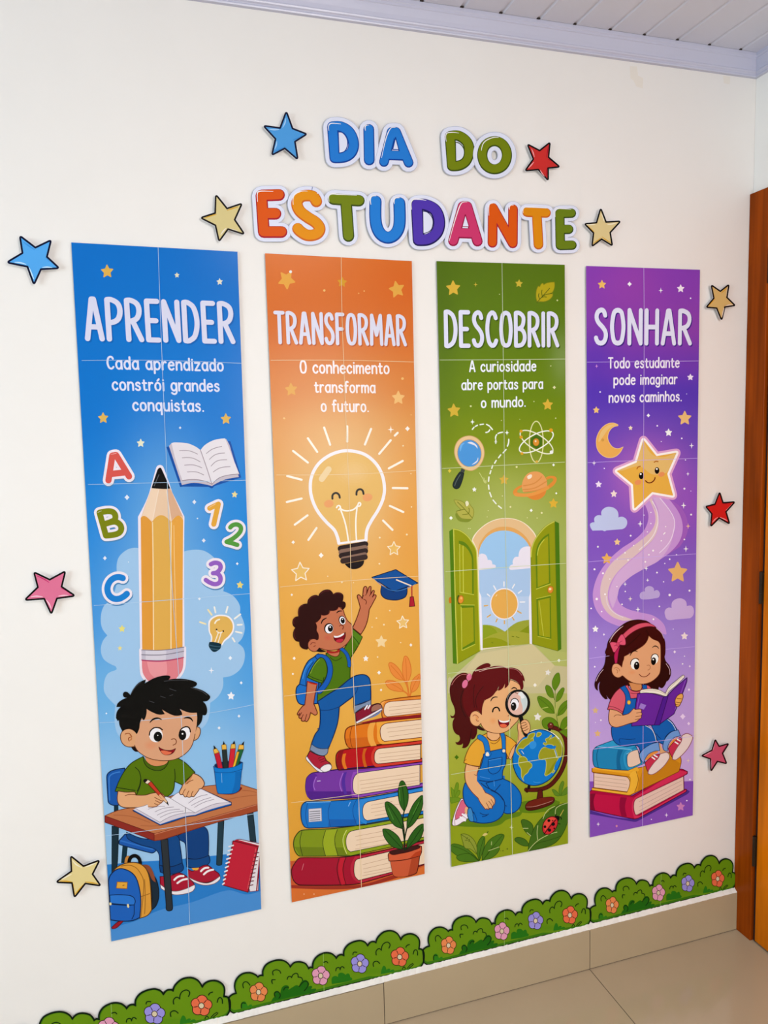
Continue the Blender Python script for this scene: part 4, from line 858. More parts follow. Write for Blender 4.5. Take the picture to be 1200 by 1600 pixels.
bigp = sprig('plant_picture', ['545,8 566,60 560,120 515,195! 488,150 490,80', '420,142 460,150 490,195 502,268! 460,260 425,210', '605,165 600,220 570,280 528,312! 530,250 560,195', '335,258 380,258 450,300 495,360 508,430! 430,420 370,370 340,310', '650,290! 600,320 560,370 540,455! 600,430 650,350!', '380,510 420,475 490,480 540,530 555,600! 480,600 400,580', '650,460! 600,490 575,540 565,600! 610,590 650,540!', '660,600! 610,600 560,620! 640,680!'], '5e8212', '466608', 8, '515,195! 515,330 530,460 555,590; 502,268! 515,300; 345,270! 440,350 508,430; 645,340! 580,400 540,460')
L('c0c860', 5, '380,378! 440,366; 522,330! 522,430')
star('e6e0d6', 333, 468, 40, 4, .5, lay=10); part('sparkle_pattern', lay=10); dia('efe9dc', (306, 136, 22)); star('e6e0d6', 440, 5, 30, 10, lay=10)
view(690, 800, 200); part('sparkle_pattern', lay=10); dia('f2eee4', (1100, 1392, 17)); dot('e8e0c0', (934, 1408, 6))
view(690, 1020, 150); part('sparkle_pattern', lay=10); dia('3f6a0c', (188, 1305, 32))
# globe
view(790, 1050, 180)
gl = part('globe_picture', lay=20)
L('2c0a08', 46, '470,575! 560,605 615,680 637,790 625,900 590,1010 530,1110 455,1185 360,1222 215,1226'); L('58180f', 34, '470,575! 560,605 615,680 637,790 625,900 590,1010 530,1110 455,1185 360,1222 215,1226')
F('58180f', '340,1230! 380,1225! 392,1345! 318,1355!', '2c0a08', 5); F('58180f', '208,1385! 240,1350 330,1320 440,1302 500,1308 506,1345 470,1380 380,1415 270,1442 215,1432', '2c0a08', 5); F('6e2114', '212,1385 250,1350 340,1318 440,1304 500,1310 490,1335 400,1372 290,1400 225,1402')
L('c8907c', 4, '215,1405! 290,1402 400,1372 490,1340', taper=.5)
F('3a0f0a', '212,1215! 232,1215! 232,1258! 210,1255!'); L('1c0806', 30, '243,1190! 240,1205'); L('1c0806', 30, '462,585! 452,612'); O('6e2418', 468, 558, 30, 32, 0, '2c0a08', 5); O('d8a898', 470, 545, 6)
F('f0eedc', '200,655! 280,605 360,594 450,612 540,672 585,740! 600,790! 560,700!')
sea = part('globe_ball', gl, 42)
E_ = '340,602 410,608 480,640 540,695 580,765 588,850 570,940 530,1030 470,1105 390,1160 300,1182 215,1165 140,1110 95,1030 74,940 80,850 110,770 160,700 230,640'
F('0c76c6', E_, '0a2a52', 7)
for q in ('225,690! 245,650 300,635 298,665 262,700! 285,690 285,740! 262,730 245,745 205,775 180,800! 165,795 140,800 135,830 155,862! 145,880 185,885! 130,860! 108,820 125,770 170,712', '325,640! 340,628 372,640 345,672 322,672!', '390,748! 400,735 425,735 415,700 450,680 470,655 480,665 455,700! 520,670! 570,740 585,800 575,880 545,890! 528,830! 515,795! 490,760 440,752 415,765!', '345,900! 345,860 375,800 420,778 450,790 505,805! 530,880 548,900! 510,960 500,1010 470,1050 420,1080 405,1065! 420,1000 415,915 370,912', '140,890! 185,880 220,905 225,930! 268,955 272,985 245,1015 230,1045 195,1075 180,1110 188,1132! 165,1090 160,1010 135,960', '482,1040! 505,1020 510,1030 490,1052!'): F('9a9820', q, 'b8bc5c', 5)
F('0c76c6', '405,775! 440,758 470,775 520,768 515,795! 470,800'); F('0c76c6', '130,815 150,798 165,815 145,835'); F('2e8fd8', '250,740 300,720 320,760 290,800 255,790'); L('e6e2d0', 4, '165,820! 188,852; 510,820! 530,890'); F('868a14', '430,1060! 500,950 540,900! 505,985 470,1045'); L('4aa0e0', 4, '290,1142! 320,1150 360,1146')
# girl
boy = girl = part('girl_picture', lay=30)
view(695, 1130, 200)
part('shoe', girl, 26); F('f0e2e6', '165,705 215,780! 205,900 160,930 120,955 80,960 68,940 80,880 110,790 140,730', '6a3040', 4); F('d8637e', '170,718 212,772! 180,850 100,905! 100,860 130,780', '8a3048', 4); L('f4ecee', 14, '165,852! 210,885; 145,880! 190,912'); L('8a3048', 3, '158,862! 205,895; 92,900! 95,955')
F('e2a878', '190,790! 215,780! 225,820! 200,860! 185,830!')
dn = part('dungarees', girl, 34)
DO, DB = '0a2c5a', '1168b8'
F(DB, '300,500! 560,490! 570,640! 400,680! 300,560!')
F(DB, '385,560! 545,520! 640,570 705,650 718,720 700,790 650,835 590,848 555,840!', DO, 6)
F(DB, '190,560! 170,640 185,740 230,800! 225,870 240,915! 330,935 430,930 500,900 545,850 562,780 550,720 500,660 440,625 390,600 310,540!', DO, 6)
F(DB, '362,290! 355,340 330,420 298,480 320,535! 430,545 540,520! 545,440 570,380 575,245! 540,240 430,262!', DO, 6); L(DO, 5, '318,535! 420,545 545,518; 408,345! 415,340 535,318! 530,400 500,455 450,475 415,455 405,420! 408,345; 465,640! 500,600 520,575; 430,630! 500,665 545,720; 330,840! 360,855 400,858; 350,875! 380,870 410,850; 560,770! 580,775'); L('4a94d6', 4, '412,350! 530,326; 460,540! 464,590; 330,500! 420,520')
F('3a84be', '215,810! 240,790 265,850 275,920! 235,915 215,870', DO, 5); F(DB, '270,830! 300,910 285,925! 272,920! 262,860!', DO, 3)
blo = part('blouse', girl, 30)
F('e2a232', '392,95! 310,140 240,210 200,290 178,370! 250,395 328,404! 345,340 375,290! 430,265 575,240! 582,335! 600,328! 650,240 672,185! 620,145 570,110! 500,100!', '6a3a10', 5)
L('6a3a10', 4, '328,404! 350,330; 600,320! 625,260 660,195; 185,350! 200,340')
use(girl, 34); G, GO = 'e6ab74', '6a2c1a'
F(G, '395,80! 505,80! 515,130 490,155 440,160 395,125!', GO, 4); L(GO, 4, '392,130! 430,160 480,162 512,130; 430,182! 470,190 515,150')
use(girl, 52)
F(G, '200,380! 260,398 320,406! 300,480! 320,540 380,650! 440,680 468,715 465,760! 450,775 440,800 420,795 410,808 390,800 385,808 370,795! 330,740 310,700! 250,640 200,560 186,470', GO, 5)
L(GO, 4, '388,745! 408,785 412,805; 410,730! 440,770 440,798; 432,715! 452,745 455,768; 298,490 275,480')
F('0f62b0', '300,482! 325,540 380,640! 300,540!')
st = part('dungaree_strap', girl, 44)
L(DO, 54, '328,130! 375,165 395,230 402,285'); L('1a72c0', 44, '328,130! 375,165 395,230 402,285'); O('1a72c0', 402, 288, 30, 32, 0, DO, 4); F('f0e4c8', '382,300 398,270 416,298 402,308')
st = part('dungaree_strap', girl, 44); L(DO, 42, '540,105! 552,170 555,250'); L('1a72c0', 33, '540,105! 552,170 555,250'); O('1a72c0', 554, 262, 22, 24, 0, DO, 4); O('f0d8b0', 552, 258, 13, 15)
view(690, 1020, 150)
tail = part('ponytail', girl, 42)
F('4a080c', '330,262! 290,250 235,258 180,290 130,350 102,430 102,510 120,600 155,680 165,750 140,790 108,775! 118,810 145,815 160,810! 135,880 145,960 175,1010 215,1030! 228,1080 200,1115 170,1112! 190,1145 240,1150 265,1130! 262,1170 250,1185! 290,1190 330,1160 355,1110 368,1060! 370,1085! 410,1070 440,1010 445,940! 340,800! 330,500!'); L('2a0406', 7, '270,470! 240,560 245,680 300,800; 370,950! 365,1010 350,1100'); L('c07068', 5, '125,400! 180,320 250,272 320,275')
use(girl, 48)
F('2e0508', '420,880! 500,930 545,975! 480,965 425,930!')
F(G, '845,330! 960,385 990,450! 985,560 970,700 965,800 955,840 900,900 830,970 760,1000 690,1005 600,990 540,960 500,910 490,880! 450,915 400,905 365,870 352,815 365,760 400,730 445,730 500,772! 505,680 530,600! 700,460!', GO, 6)
L('a05030', 7, '390,790! 410,775 440,785 458,808; 430,830! 440,850 462,852'); F('e29c5c', '418,790! 450,800 450,840 430,820'); soft('e89a58', G, 640, 850, 55, 55, .6)
hr = part('hair', girl, 60)
F('5e0a10', '375,290! 395,240 450,180 520,140 580,128 610,150 600,178! 660,165 750,166 820,190! 880,185 950,205 1000,250 1030,310 1038,358! 1015,345! 1022,420 1010,460! 985,460! 965,385 920,350 860,325! 850,370 820,420 785,445! 790,385! 770,430 740,460 705,475! 715,415! 680,480 620,550 530,590! 510,650 500,770! 450,725 400,730 365,760 350,810! 300,740 265,640 262,540 290,440')
L('2e0408', 6, '410,400! 395,520 410,680; 520,420! 430,560 440,690; 835,200! 840,280 850,330'); L('d09a94', 6, '420,230! 500,205 600,180; 470,235! 600,195 740,172 820,192'); L('b06a68', 5, '850,195! 940,215 1000,280')
part('hair_bobble', girl, 62); O('dc6f90', 342, 302, 32, 45, 12); O('dc6f90', 290, 388, 33, 54, 18); L('efaec0', 6, '330,280! 340,272 350,275')
part('face', girl, 66)
L('1c0a08', 13, '612,602! 630,570 660,552 695,552', taper=.4); L('1c0a08', 14, '874,450! 895,436 920,438 938,452', taper=.4); L('0a0606', 15, '636,736! 650,695 685,680 710,692 722,725'); L(GO, 6, '828,790 838,782 845,775')
F('7c0a1c', '706,836! 760,860 820,855 858,828! 845,880 815,920 770,936 730,920 712,880', '3a060c', 5); F('e66440', '725,905 760,888 800,895 815,915 770,936'); F('f6f2f0', '715,835! 765,852 820,846 850,836! 830,862 780,872 730,862')
mgl = part('magnifier_picture', lay=100)
L('0c0809', 50, '985,790! 1000,850 1048,1025'); O('0c0809', 948, 632, 156, 176, 8); O('e0b4a4', 948, 630, 122, 146, 8); F('c8d4d2', '985,500! 1040,530 1068,590 1065,660 1040,710 1005,750! 1010,680 985,600!'); F('e6e8e6', '945,515! 985,485 1020,510 1035,560! 1000,570 985,545!')
O('f2eef0', 912, 640, 50, 76, 4); O('0a0608', 897, 668, 34, 52, 2); O('f2eef0', 888, 648, 8); L('1c0a08', 8, '858,620! 880,580 915,568 945,585 960,615'); L(GO, 6, '918,495! 940,505 952,512'); L('7a7674', 7, '818,600! 830,540 868,500', taper=.6)
use(girl, 106)
F(G, '945,890! 960,870! 985,900! 985,930 1005,1000 1035,1040! 980,1090 935,1150! 950,1050 950,960', None); L(GO, 5, '958,860! 946,930 962,1020 958,1090')
F(G, '985,880! 1000,850 1040,832 1075,850 1098,890 1104,940 1095,985! 1060,1010 1020,985! 1000,940', GO, 5); L(GO, 6, '990,885! 1030,868 1050,872; 992,915! 1035,902 1062,885; 1005,945! 1040,935 1068,915; 1015,975! 1050,965 1080,945; 982,925! 1002,950 1000,985')
part('sleeve', girl, 96); F('e2a232', '800,1030! 870,1070 935,1130! 880,1210 836,1318! 800,1240!', '6a3a10', 5); F(G, '925,1140! 870,1210 834,1310! 862,1336! 900,1250!', GO, 4)
# foreground leaves and the ladybird
view(695, 1130, 200)
f1 = sprig('plant_picture', ['62,1140 120,1135 200,1170 280,1240 320,1290! 250,1290 130,1250 62,1200!', '110,1262 170,1225 250,1230 320,1295! 200,1300!', '352,1060 375,1075 370,1150 340,1250 322,1290! 300,1200 310,1120', '548,1042 535,1110 480,1190 400,1250 350,1295! 355,1220 390,1130 450,1070', '508,1165 490,1220 430,1265 340,1300! 400,1230 440,1180'], '48711a', '2c4c0c', 14, '75,1150! 200,1200 315,1290; 540,1050! 440,1170 352,1290; 365,1080! 330,1200 322,1285')
F('8a9430', '150,1040! 200,1040 260,1080 295,1140 300,1230! 240,1180 190,1170 170,1120', '4c5c14', 4); L('4c5c14', 4, '152,1044! 230,1100 300,1225; 200,1088! 215,1070; 225,1110 232,1085; 190,1100! 215,1098'); F('d8c070', '350,1055! 370,1032 395,1030 400,1042! 375,1056!'); L('3c5c14', 6, '395,1030! 405,1015')
L('c8cc80', 4, '410,1195! 450,1180 505,1160; 438,1110! 436,1140')
f2 = sprig('plant_picture', ['720,908 770,910 820,950 828,1010! 810,1050! 790,1050 750,1010 725,960', '655,1085 700,1070 760,1095 790,1150! 740,1150 680,1120', '1155,745! 1060,770 950,850 880,920 830,1000 790,1120 780,1200! 900,1170 1020,1130 1090,1060 1140,960 1155,880!', '780,1200! 860,1130 960,1100 1060,1070! 1090,1060 1020,1130 900,1175!'], '41671a', '28480c', 14)
L('b8c078', 5, '782,1196! 860,1110 960,1050 1050,1020; 920,895! 960,820 1030,780; 870,1090! 865,1020 872,960; 735,985! 780,985; 770,1025! 805,1055; 1035,850! 1050,790 1155,745')
lb = part('ladybird_picture', lay=26)
O('120c0e', 1048, 895, 26, 30, 30); L('120c0e', 6, '1035,870! 1045,852; 1060,875! 1085,880 1092,900; 1060,940! 1080,945'); F('c8282c', '915,980 930,925 970,885 1020,875 1055,905 1055,950 1030,1000 985,1038 945,1040 920,1015', '3a0608', 5); F('de4a3a', '925,950 960,895 1010,882 1040,895! 1000,930 940,1010!'); L('120c0e', 6, '1040,905! 990,960 930,1040')
for x, y, r in ((975, 912, 14), (1015, 945, 17), (980, 1002, 16), (938, 970, 13), (1025, 985, 8), (1010, 912, 6)): O('120c0e', x, y, r)
part('sparkle_pattern', lay=20); plus('e8dcb0', (624, 975, 26)); L('d8b850', 8, '1080,870! 1112,812', taper=.5); dot('3c4c10', (545, 1195, 5), (585, 1178, 6), (525, 1195, 3))
seams('784,410 785.5,520 787,640 788.5,780 790.5,880 794,1020 797,1180 800.5,1337', ['687,562.5! 790,562 882.5,561', '690.5,732! 786,727 882,722', '696,893! 795,886 884,880', '', '704.5,1210! 797,1194 887.5,1180'][0:3] + ['700,1052! 795,1041 886,1031', '704.5,1210! 797,1194 887.5,1180'], 'd2d8a8', 0.6)
flush()
# ------------------------------------------------------------------ banner 4: purple, SONHAR
KI[:] = [1.00, 0.89, 0.83]
poster('poster', 'purple paper banner headed SONHAR with a smiling star above a girl reading on books',
       [(915.8, 415.5), (1093.8, 421.5), (1082.5, 1274), (921.8, 1308.5)],
       [(0, '823aa4'), (.10, '863c9e'), (.16, '6e38a4'), (.21, '5636a8'), (.27, '6040aa'), (.36, '6e48b0'), (.46, '7c50b2'), (.56, '8660b8'), (.66, '9c7cc6'), (.78, 'b492cc'), (.88, 'c09cce'), (1, 'bc96ca')],
       [(1012, 745, 60, 60, 'b866b0', .75), (1080, 790, 30, 50, '9a4cae', .5), (985, 440, 50, 45, '9a409c', .5), (930, 560, 30, 60, '4c32a6', .5), (1000, 1100, 70, 70, 'b892c6', .3)])
view(905, 405, 200)
part('heading'); text('d9d3e4', 'SONHAR', 140, 812, 1054, 812, 362, .135, .085, '3c2278', h1=348)
part('caption'); text('e8dcf0', 'Todo estudante', 270, 1027, 941, 1019, 108, .135, .055)
text('e8dcf0', 'pode imaginar', 320, 1183, 922, 1173, 106, .135, .055)
text('e8dcf0', 'novos caminhos.', 275, 1349, 962, 1334, 106, .135, .055)
for x, y, r, c in ((213, 238, 40, 'e6b05c'), (951, 276, 36, 'ead8e0'), (1042, 1107, 30, 'e8d8e4'), (160, 1415, 31, 'e6b66c')): star(c, x, y, r, 0)
part('sparkle_pattern'); dia('ece4f0', (472, 233, 23), (648, 1465, 19)); plus('ece4f0', (765, 293, 27)); plus('d890cc', (163, 1003, 20)); dot('e4d8f0', (1044, 366, 7), (196, 1245, 8), (1007, 1263, 4))
view(910, 640, 190)
star('e2b270', 1010, 85, 68, 0); star('e8cfae', 475, 182, 22, 0); star('ece6ee', 850, 227, 36, 0); star('e8d4e4', 160, 738, 32, 0); star('e8cfc4', 310, 832, 34, 0)
part('sparkle_pattern'); plus('ece2ee', (651, 57, 21), (1077, 356, 31), (115, 528, 26), (1041, 635, 23), (998, 945, 34), (569, 1128, 31)); plus('e8b888', (1043, 1150, 30)); dot('ecdcf0', (738, 160, 8), (980, 284, 8), (1006, 780, 10), (216, 580, 6), (1073, 1036, 9), (778, 315, 5), (1017, 497, 6), (1070, 804, 4))
part('moon_picture', lay=1)
F('e2a250', '350,148 300,132 240,145 185,190 148,255 136,320 150,395 195,450 255,474 320,465 370,425 402,368! 350,385 300,370 262,320 250,270 265,215 300,175 350,160!', 'e8bc80', 4); F('e0b470', '335,150 290,146 235,165 190,210 165,270 160,320 180,300 215,250 250,200 290,168'); O('cf9446', 200, 300, 15)
part('cloud', lay=1)
F('b8bcda', '80,1162 75,1130 95,1115 120,1112! 118,1070 145,1045 188,1045! 190,1000 230,965 275,960 320,975 350,1010 355,1065! 395,1058 435,1085 440,1130 420,1165 390,1180! 240,1192 220,1200 195,1192 100,1195!')
# the trail of light
view(910, 780, 190)
tr = part('light_trail', lay=1)
F('9a58b0', '830,-10! 960,70 1030,190 1035,330 960,470! 700,640! 720,100!')
F('c08cc8', '610,40! 650,150 640,240 590,330 500,410 380,490 260,600 160,740 110,880 105,990 140,1100 220,1190 350,1250! 500,1290! 800,1330! 830,1330 800,1230 700,1150 560,1115 440,1080 370,1030 345,960 370,870 470,770 620,680 760,600 880,510 960,410 990,280 960,150 880,30 820,-30! 680,-30!')
F('cca2ca', '690,-20! 750,120 750,240 710,380 600,500 450,630 340,740 280,860 262,960 300,1080! 345,960 370,870 470,770 620,680 760,600 860,460 905,300 895,190 820,60 770,-20!')
F('d6b6b4', '655,0! 710,120 720,220 680,310 570,410 420,520 280,640 200,780 175,920 200,1050 280,1150 400,1200! 520,1195! 430,1165 340,1130 280,1070 250,970 265,860 330,740 450,620 600,490 700,390 745,280 745,170 700,60 690,-10!')
L('e2cade', 7, '765,-10! 860,110 905,200 905,290 860,420 760,530'); L('e4d2d4', 8, '690,20! 738,130 742,240 690,370 560,500'); L('dcc4d2', 6, '235,960! 250,1040 300,1110 400,1165')
for x, y, r, c in ((343, 423, 32, 'e6be84'), (240, 588, 52, 'e2a655'), (129, 1281, 30, 'f0e8f4')): star(c, x, y, r, 0, lay=7)
star('dea868', 940, 724, 98, 0, .5, lay=7); part('sparkle_pattern', lay=8); dot('f0e2f4', (476, 360, 9), (119, 692, 10), (420, 528, 8), (203, 731, 10), (141, 985, 12), (223, 938, 9), (86, 1078, 8), (190, 1108, 7), (340, 862, 6), (270, 787, 6), (505, 457, 6), (640, 322, 6), (675, 240, 6), (675, 130, 6), (697, 507, 10), (655, 548, 8), (620, 618, 9), (450, 600, 9), (343, 593, 7), (778, 410, 7), (860, 592, 8), (812, 634, 6), (735, 724, 9), (800, 815, 6), (928, 549, 7), (1005, 397, 8), (1071, 152, 9), (860, 945, 12), (1056, 902, 10), (758, 1058, 8), (422, 910, 7), (390, 1037, 8), (605, 157, 6), (700, 1184, 9), (820, 270, 6))
dia('f0e6f4', (152, 469, 13)); plus('f2eaf4', (569, 242, 30), (998, 63, 30), (1020, 490, 34), (628, 683, 26), (642, 798, 21), (420, 838, 24), (547, 1088, 30)); plus('ecd8c8', (471, 983, 28)); L('f0e6f0', 8, '800,345! 814,330')
part('cloud', lay=2); F('b49cca', '565,960 570,930 595,912 615,912! 620,875 660,857 700,875 706,908! 740,898 765,930 755,965 735,975! 640,988 580,985')
part('cloud', lay=2); F('c2a2ce', '812,1130 820,1090 850,1070 880,1075! 890,1010 955,978 1015,1000 1030,1055! 1080,1055 1100,1100 1090,1150 1060,1175! 930,1185 840,1188')
# smiling star
view(910, 640, 190)
ss = part('smiling_star', lay=8)
def soft_star(T, I, round_=0.13, out=0.05):
    pts, cor = [], []
    for k in range(5):
        t, a, b = T[k], I[k-1], I[k]
        for q, s in ((a, 1), (b, -1)):
            ux, uy = t[0]-q[0], t[1]-q[1]; nx, ny = (-uy, ux) if s > 0 else (uy, -ux)
            cx, cy = (a[0]+b[0])/2-t[0], (a[1]+b[1])/2-t[1]
            if nx*cx+ny*cy > 0: nx, ny = -nx, -ny
            p = (t[0]-ux*round_+nx*out, t[1]-uy*round_+ny*out)
            if s > 0: pts.append(p); cor.append(False); pts.append(t); cor.append(False)
            else: pts.append(p); cor.append(False)
        pts.append(b); cor.append(True)
    return ' '.join('%.1f,%.1f%s' % (p[0], p[1], '!' if c else '') for p, c in zip(pts, cor))
def sharp_star(T, I): return ' '.join('%g,%g! %g,%g!' % (*T[k], *I[k]) for k in range(5))
TT, II = [(600, 290), (935, 420), (900, 855), (510, 985), (330, 605)], [(735, 448), (848, 635), (692, 825), (488, 745), (525, 515)]
sp_ = soft_star(TT, II, .08, .03)
L('d89cc0', 62, sp_, closed=True); F('dfa542', sp_); F('dcb068', '600,300! 720,460 930,425! 860,600 700,640 560,560 400,600 335,605! 525,520!'); L('f2e6ee', 21, sp_, closed=True)
O('0c0608', 580, 652, 24, 34); O('0c0608', 736, 601, 23, 33); O('f4f0f0', 575, 636, 9); O('f4f0f0', 734, 586, 9); O('e08a55', 548, 718, 34, 25, -15); O('e08a55', 780, 639, 32, 23, -15)
L('a85a1c', 8, '538,585! 548,568 570,559; 708,520! 725,510 746,514'); L('6c1c10', 9, '622,702! 650,722 685,716 710,692 716,672')
# stack of three books
view(910, 1110, 190)
part('floor_picture', lay=1); F('8048aa', '40,700! 1000,700! 1130,695! 1100,1045! 70,1275!'); F('482a80', '50,975! 75,985 500,1060 1000,780 1060,800! 1030,830 540,1095 480,1095 60,1020!')
star('c87cb2', 970, 950, 42, 0, lay=8); part('sparkle_pattern', lay=8); plus('ecd8f0', (829, 1033, 24), (156, 1123, 24)); plus('e8ccb0', (1044, 496, 22)); dia('d88898', (338, 1141, 14)); dot('f0e0f0', (1061, 682, 8), (1030, 890, 7), (182, 97, 7), (680, 1075, 5)); dia('e4c8e4', (1048, 130, 18), (990, 60, 30))
rb = part('book_picture', lay=8)
F('a50c38', '68,820 100,786 300,800 490,845! 950,582 1036,604! 1036,622 1024,632! 1000,645! 1003,782! 1026,780 1022,802! 560,1060 510,1072! 300,1030 68,978!', '4a0418', 5)
F('b8143f', '72,830! 110,825 510,860! 492,930 508,1068! 300,1026 72,972!'); F('8c0a34', '375,855! 440,860! 420,950 440,1050! 385,1042! 365,950'); F('7a082c', '75,822! 130,820! 110,900 128,990! 72,974!'); F('cc2a50', '515,858! 950,588! 1034,608! 1022,628! 540,862 505,900 502,980 520,1035! 560,1040! 1022,784! 1020,800! 560,1056 512,1068! 490,980 492,910')
part('page_block', rb, 18); F('ddb8a8', '530,872! 996,650! 1000,784! 545,1028 522,1026 506,960 512,900', '7a3040', 4); L('b08a80', 3, '560,900! 985,690; 560,950! 980,730; 560,990! 960,775')
ob = part('book_picture', lay=22)
F('d58c1c', '94,572! 300,566 600,556 800,420 960,440! 974,500 950,604! 470,838! 94,786! 94,764! 112,762! 112,616! 94,604!', '7a3c08', 5); F('e2a02c', '94,574! 480,626 560,590! 540,560! 130,560!'); F('c07a18', '600,560! 820,430! 960,520! 950,600! 545,795! 560,690!')
F('e6a834', '470,628 530,600 548,690 515,800 450,834! 94,784! 94,766! 440,808! 468,740 462,680'); L('7a3c08', 4, '94,606! 460,656 470,700; 95,764! 440,808; 530,602! 550,690 515,802')
part('page_block', ob, 34); F('dfbaa4', '113,616! 430,655 464,690 462,750 440,803! 112,760!', '7a3c08', 4); L('b08a74', 3, '120,655! 430,690; 120,690! 440,730; 120,725! 440,765')
tb = part('book_picture', lay=38)
F('1d7aa8', '102,430 110,385 150,352 300,296! 520,340! 575,450! 622,516! 450,590! 250,578 125,556 104,505', '0c3a54', 5); F('2a90bc', '150,354! 300,298! 530,345! 470,385!'); F('135f8c', '350,385! 400,390! 370,480 385,585! 340,578! 335,480'); F('2a8cb8', '480,386! 540,380 440,420 425,500 450,560! 620,516! 450,588! 415,540 405,450 430,400'); L('0c3a54', 4, '160,365! 140,450 155,560'); L('8cc8e0', 4, '150,358! 480,388 435,430')
part('page_block', tb, 50); F('e0bca6', '455,425 545,385! 575,520! 462,558 440,500', '3a4a54', 4)
# reading girl
girl = part('girl_picture', lay=60)
F('e0883a', '612,492! 660,430 735,395! 752,412! 690,445 640,485!'); F('e0883a', '845,372! 880,300 935,262! 940,280 890,330 856,378!'); F('d49a6c', '758,312! 790,385! 850,402! 760,425!')
dn = part('dungarees', girl, 64)
NB, NO = '1258a4', '06244c'
F(NB, '680,150! 820,78 875,105 915,160 935,195! 870,212 820,260 800,335! 740,300 720,240', NO, 5); F(NB, '285,165! 440,130 620,145 680,185 712,250 732,310! 690,325 620,370 570,442! 540,350 430,355 340,330 295,270', NO, 5)
L(NO, 4, '370,320! 360,290 370,278 450,285 520,280; 540,350! 540,320; 730,230! 750,260 770,275'); L('d8e0f0', 4, '620,150! 680,185 710,240 726,305; 840,90! 885,130 918,190')
F('6a90c6', '560,432! 600,380 680,330 750,315! 762,395! 700,405 640,440 602,518! 572,480', NO, 4); F('6a90c6', '792,340! 812,280 870,215 945,192! 966,250! 900,270 850,330 836,402! 802,390', NO, 4)
for red, sole, lace in (('615,516! 690,450 765,428! 745,490 690,560 650,615! 630,570', '765,430! 830,414 856,440 850,480 800,550 730,610 680,632 645,622! 652,590 700,520 745,470', '685,460! 712,480; 705,440! 735,458'), ('845,376! 900,310 965,262! 975,300 930,370 892,474! 865,430', '978,250! 1030,228 1082,255 1080,292 1040,370 980,440 920,486 886,480! 892,440 930,370 975,300', '912,310! 940,328; 935,285! 962,300')):
    part('shoe', girl, 74); F('c02c48', red, '4a0a18', 4); F('dfc6be', sole, '8a4a50', 5); L('f0e6e8', 11, lace)
view(910, 950, 180)
hb = part('hair', girl, 78)
F('2c0406', '262,355 243,480 222,600 160,690 125,780 132,835 160,862! 160,800 182,765! 170,830 190,900 235,950! 262,948! 248,908! 275,945 300,958! 420,820! 600,800! 740,840 790,848! 795,820! 830,832 868,780 882,695! 874,768! 905,735 922,670 905,600 866,550 852,480 862,400 850,320 800,240 740,180 640,128 560,120 470,140 380,200 300,290')
L('d8b0b8', 4, '250,440! 275,350 330,265 400,200; 770,215! 830,280 852,350; 870,580! 905,640 908,690; 140,760! 175,690 215,640')
use(girl, 86); SK, SO = 'd8986c', '5e2614'
F('cc8450', '480,775! 612,785! 610,845 560,862 510,852!', SO, 4)
part('blouse', girl, 88); F('cf5464', '470,800! 430,815 380,840 330,890 290,960 260,1056! 340,1075 412,1112! 450,1000 500,945! 600,930! 600,880! 720,845! 690,810 660,800! 625,800! 608,850 560,868 500,850', '5a1020', 5); L('5a1020', 4, '275,1020! 350,1040 415,1080; 500,885! 560,890 600,880')
use(dn, 94); F(NB, '388,830! 438,805! 480,870 500,942! 560,940! 545,1050! 480,1105! 415,1112! 445,985 440,900', NO, 5); F(NB, '622,800! 665,800! 672,840! 625,845!', NO, 4); O('e0b23c', 482, 982, 18, 22, 0, '8a5a10', 4)
bk = part('held_book', girl, 100)
F('e8dccb', '600,892! 606,855 700,840 790,850 862,890! 900,820 980,750 1045,698 1062,716! 980,800 900,870 878,925! 760,890 660,885', '6a5048', 4); L('b8a490', 3, '610,870! 700,858 790,868 865,905; 870,900! 920,820 1050,706')
F('652590', '570,890! 700,886 850,925! 800,1216! 640,1221 508,1229! 545,1050', '240a40', 5); F('652590', '885,910! 950,840 1086,724! 1082,775 1020,940 950,1102! 800,1210! 860,1010', '240a40', 5); F('4c1a84', '840,926! 892,910! 802,1218! 745,1218!', '240a40', 4); F('9a74c0', '605,990! 662,1010! 636,1056! 584,1040!'); L('8a50b4', 5, '590,910! 565,1050; 1070,750! 960,1060')
use(girl, 110)
F(SK, '282,1052! 350,1066 405,1096 415,1116! 480,1096 530,1045 545,1055! 600,1052 612,1065 606,1085! 618,1098 610,1120! 610,1140 590,1155! 560,1182 490,1200 400,1230 340,1240 290,1215 270,1150', SO, 5); L(SO, 4, '560,1092! 606,1086; 552,1130! 608,1122; 545,1162! 590,1152; 325,1130! 350,1112 400,1116')
F('e0a050', '985,912! 1030,890 1046,915 1030,970 1000,1022 970,1020! 962,960', SO, 5); L(SO, 4, '980,940! 1030,945; 972,978! 1018,985; 968,1000! 1000,1008')
view(940, 960, 120)
F(SK, '345,655! 450,600 560,540 660,470 710,400 730,330! 800,385 880,420 915,480 920,700 915,850! 890,940 800,1030 700,1075 600,1085 500,1070 400,1020 330,960 315,955! 260,985 200,965 160,910 155,840 180,780 230,765 280,790 310,822! 325,740 340,700', SO, 7)
L('b06a3c', 8, '195,840! 225,830 265,850 278,885; 225,860! 245,880 235,915'); soft('dc8c5c', SK, 470, 905, 70, 45, .7)
use(hb, 118)
F('3a0608', '200,760! 235,775 312,822! 322,750 350,645! 450,590 540,520 568,485! 552,540! 640,480 700,400 725,325! 800,380 890,420 920,490! 920,760! 985,640 990,450 975,380 930,290 860,220 800,170 700,100 600,85 480,100 380,150 250,250 120,400 80,500 60,620 200,640!'); L('d8b0b0', 5, '120,430! 200,300 330,180; 850,215! 930,290 965,370'); L('1c0204', 6, '690,250! 720,290 715,330; 600,300! 480,420 350,520')
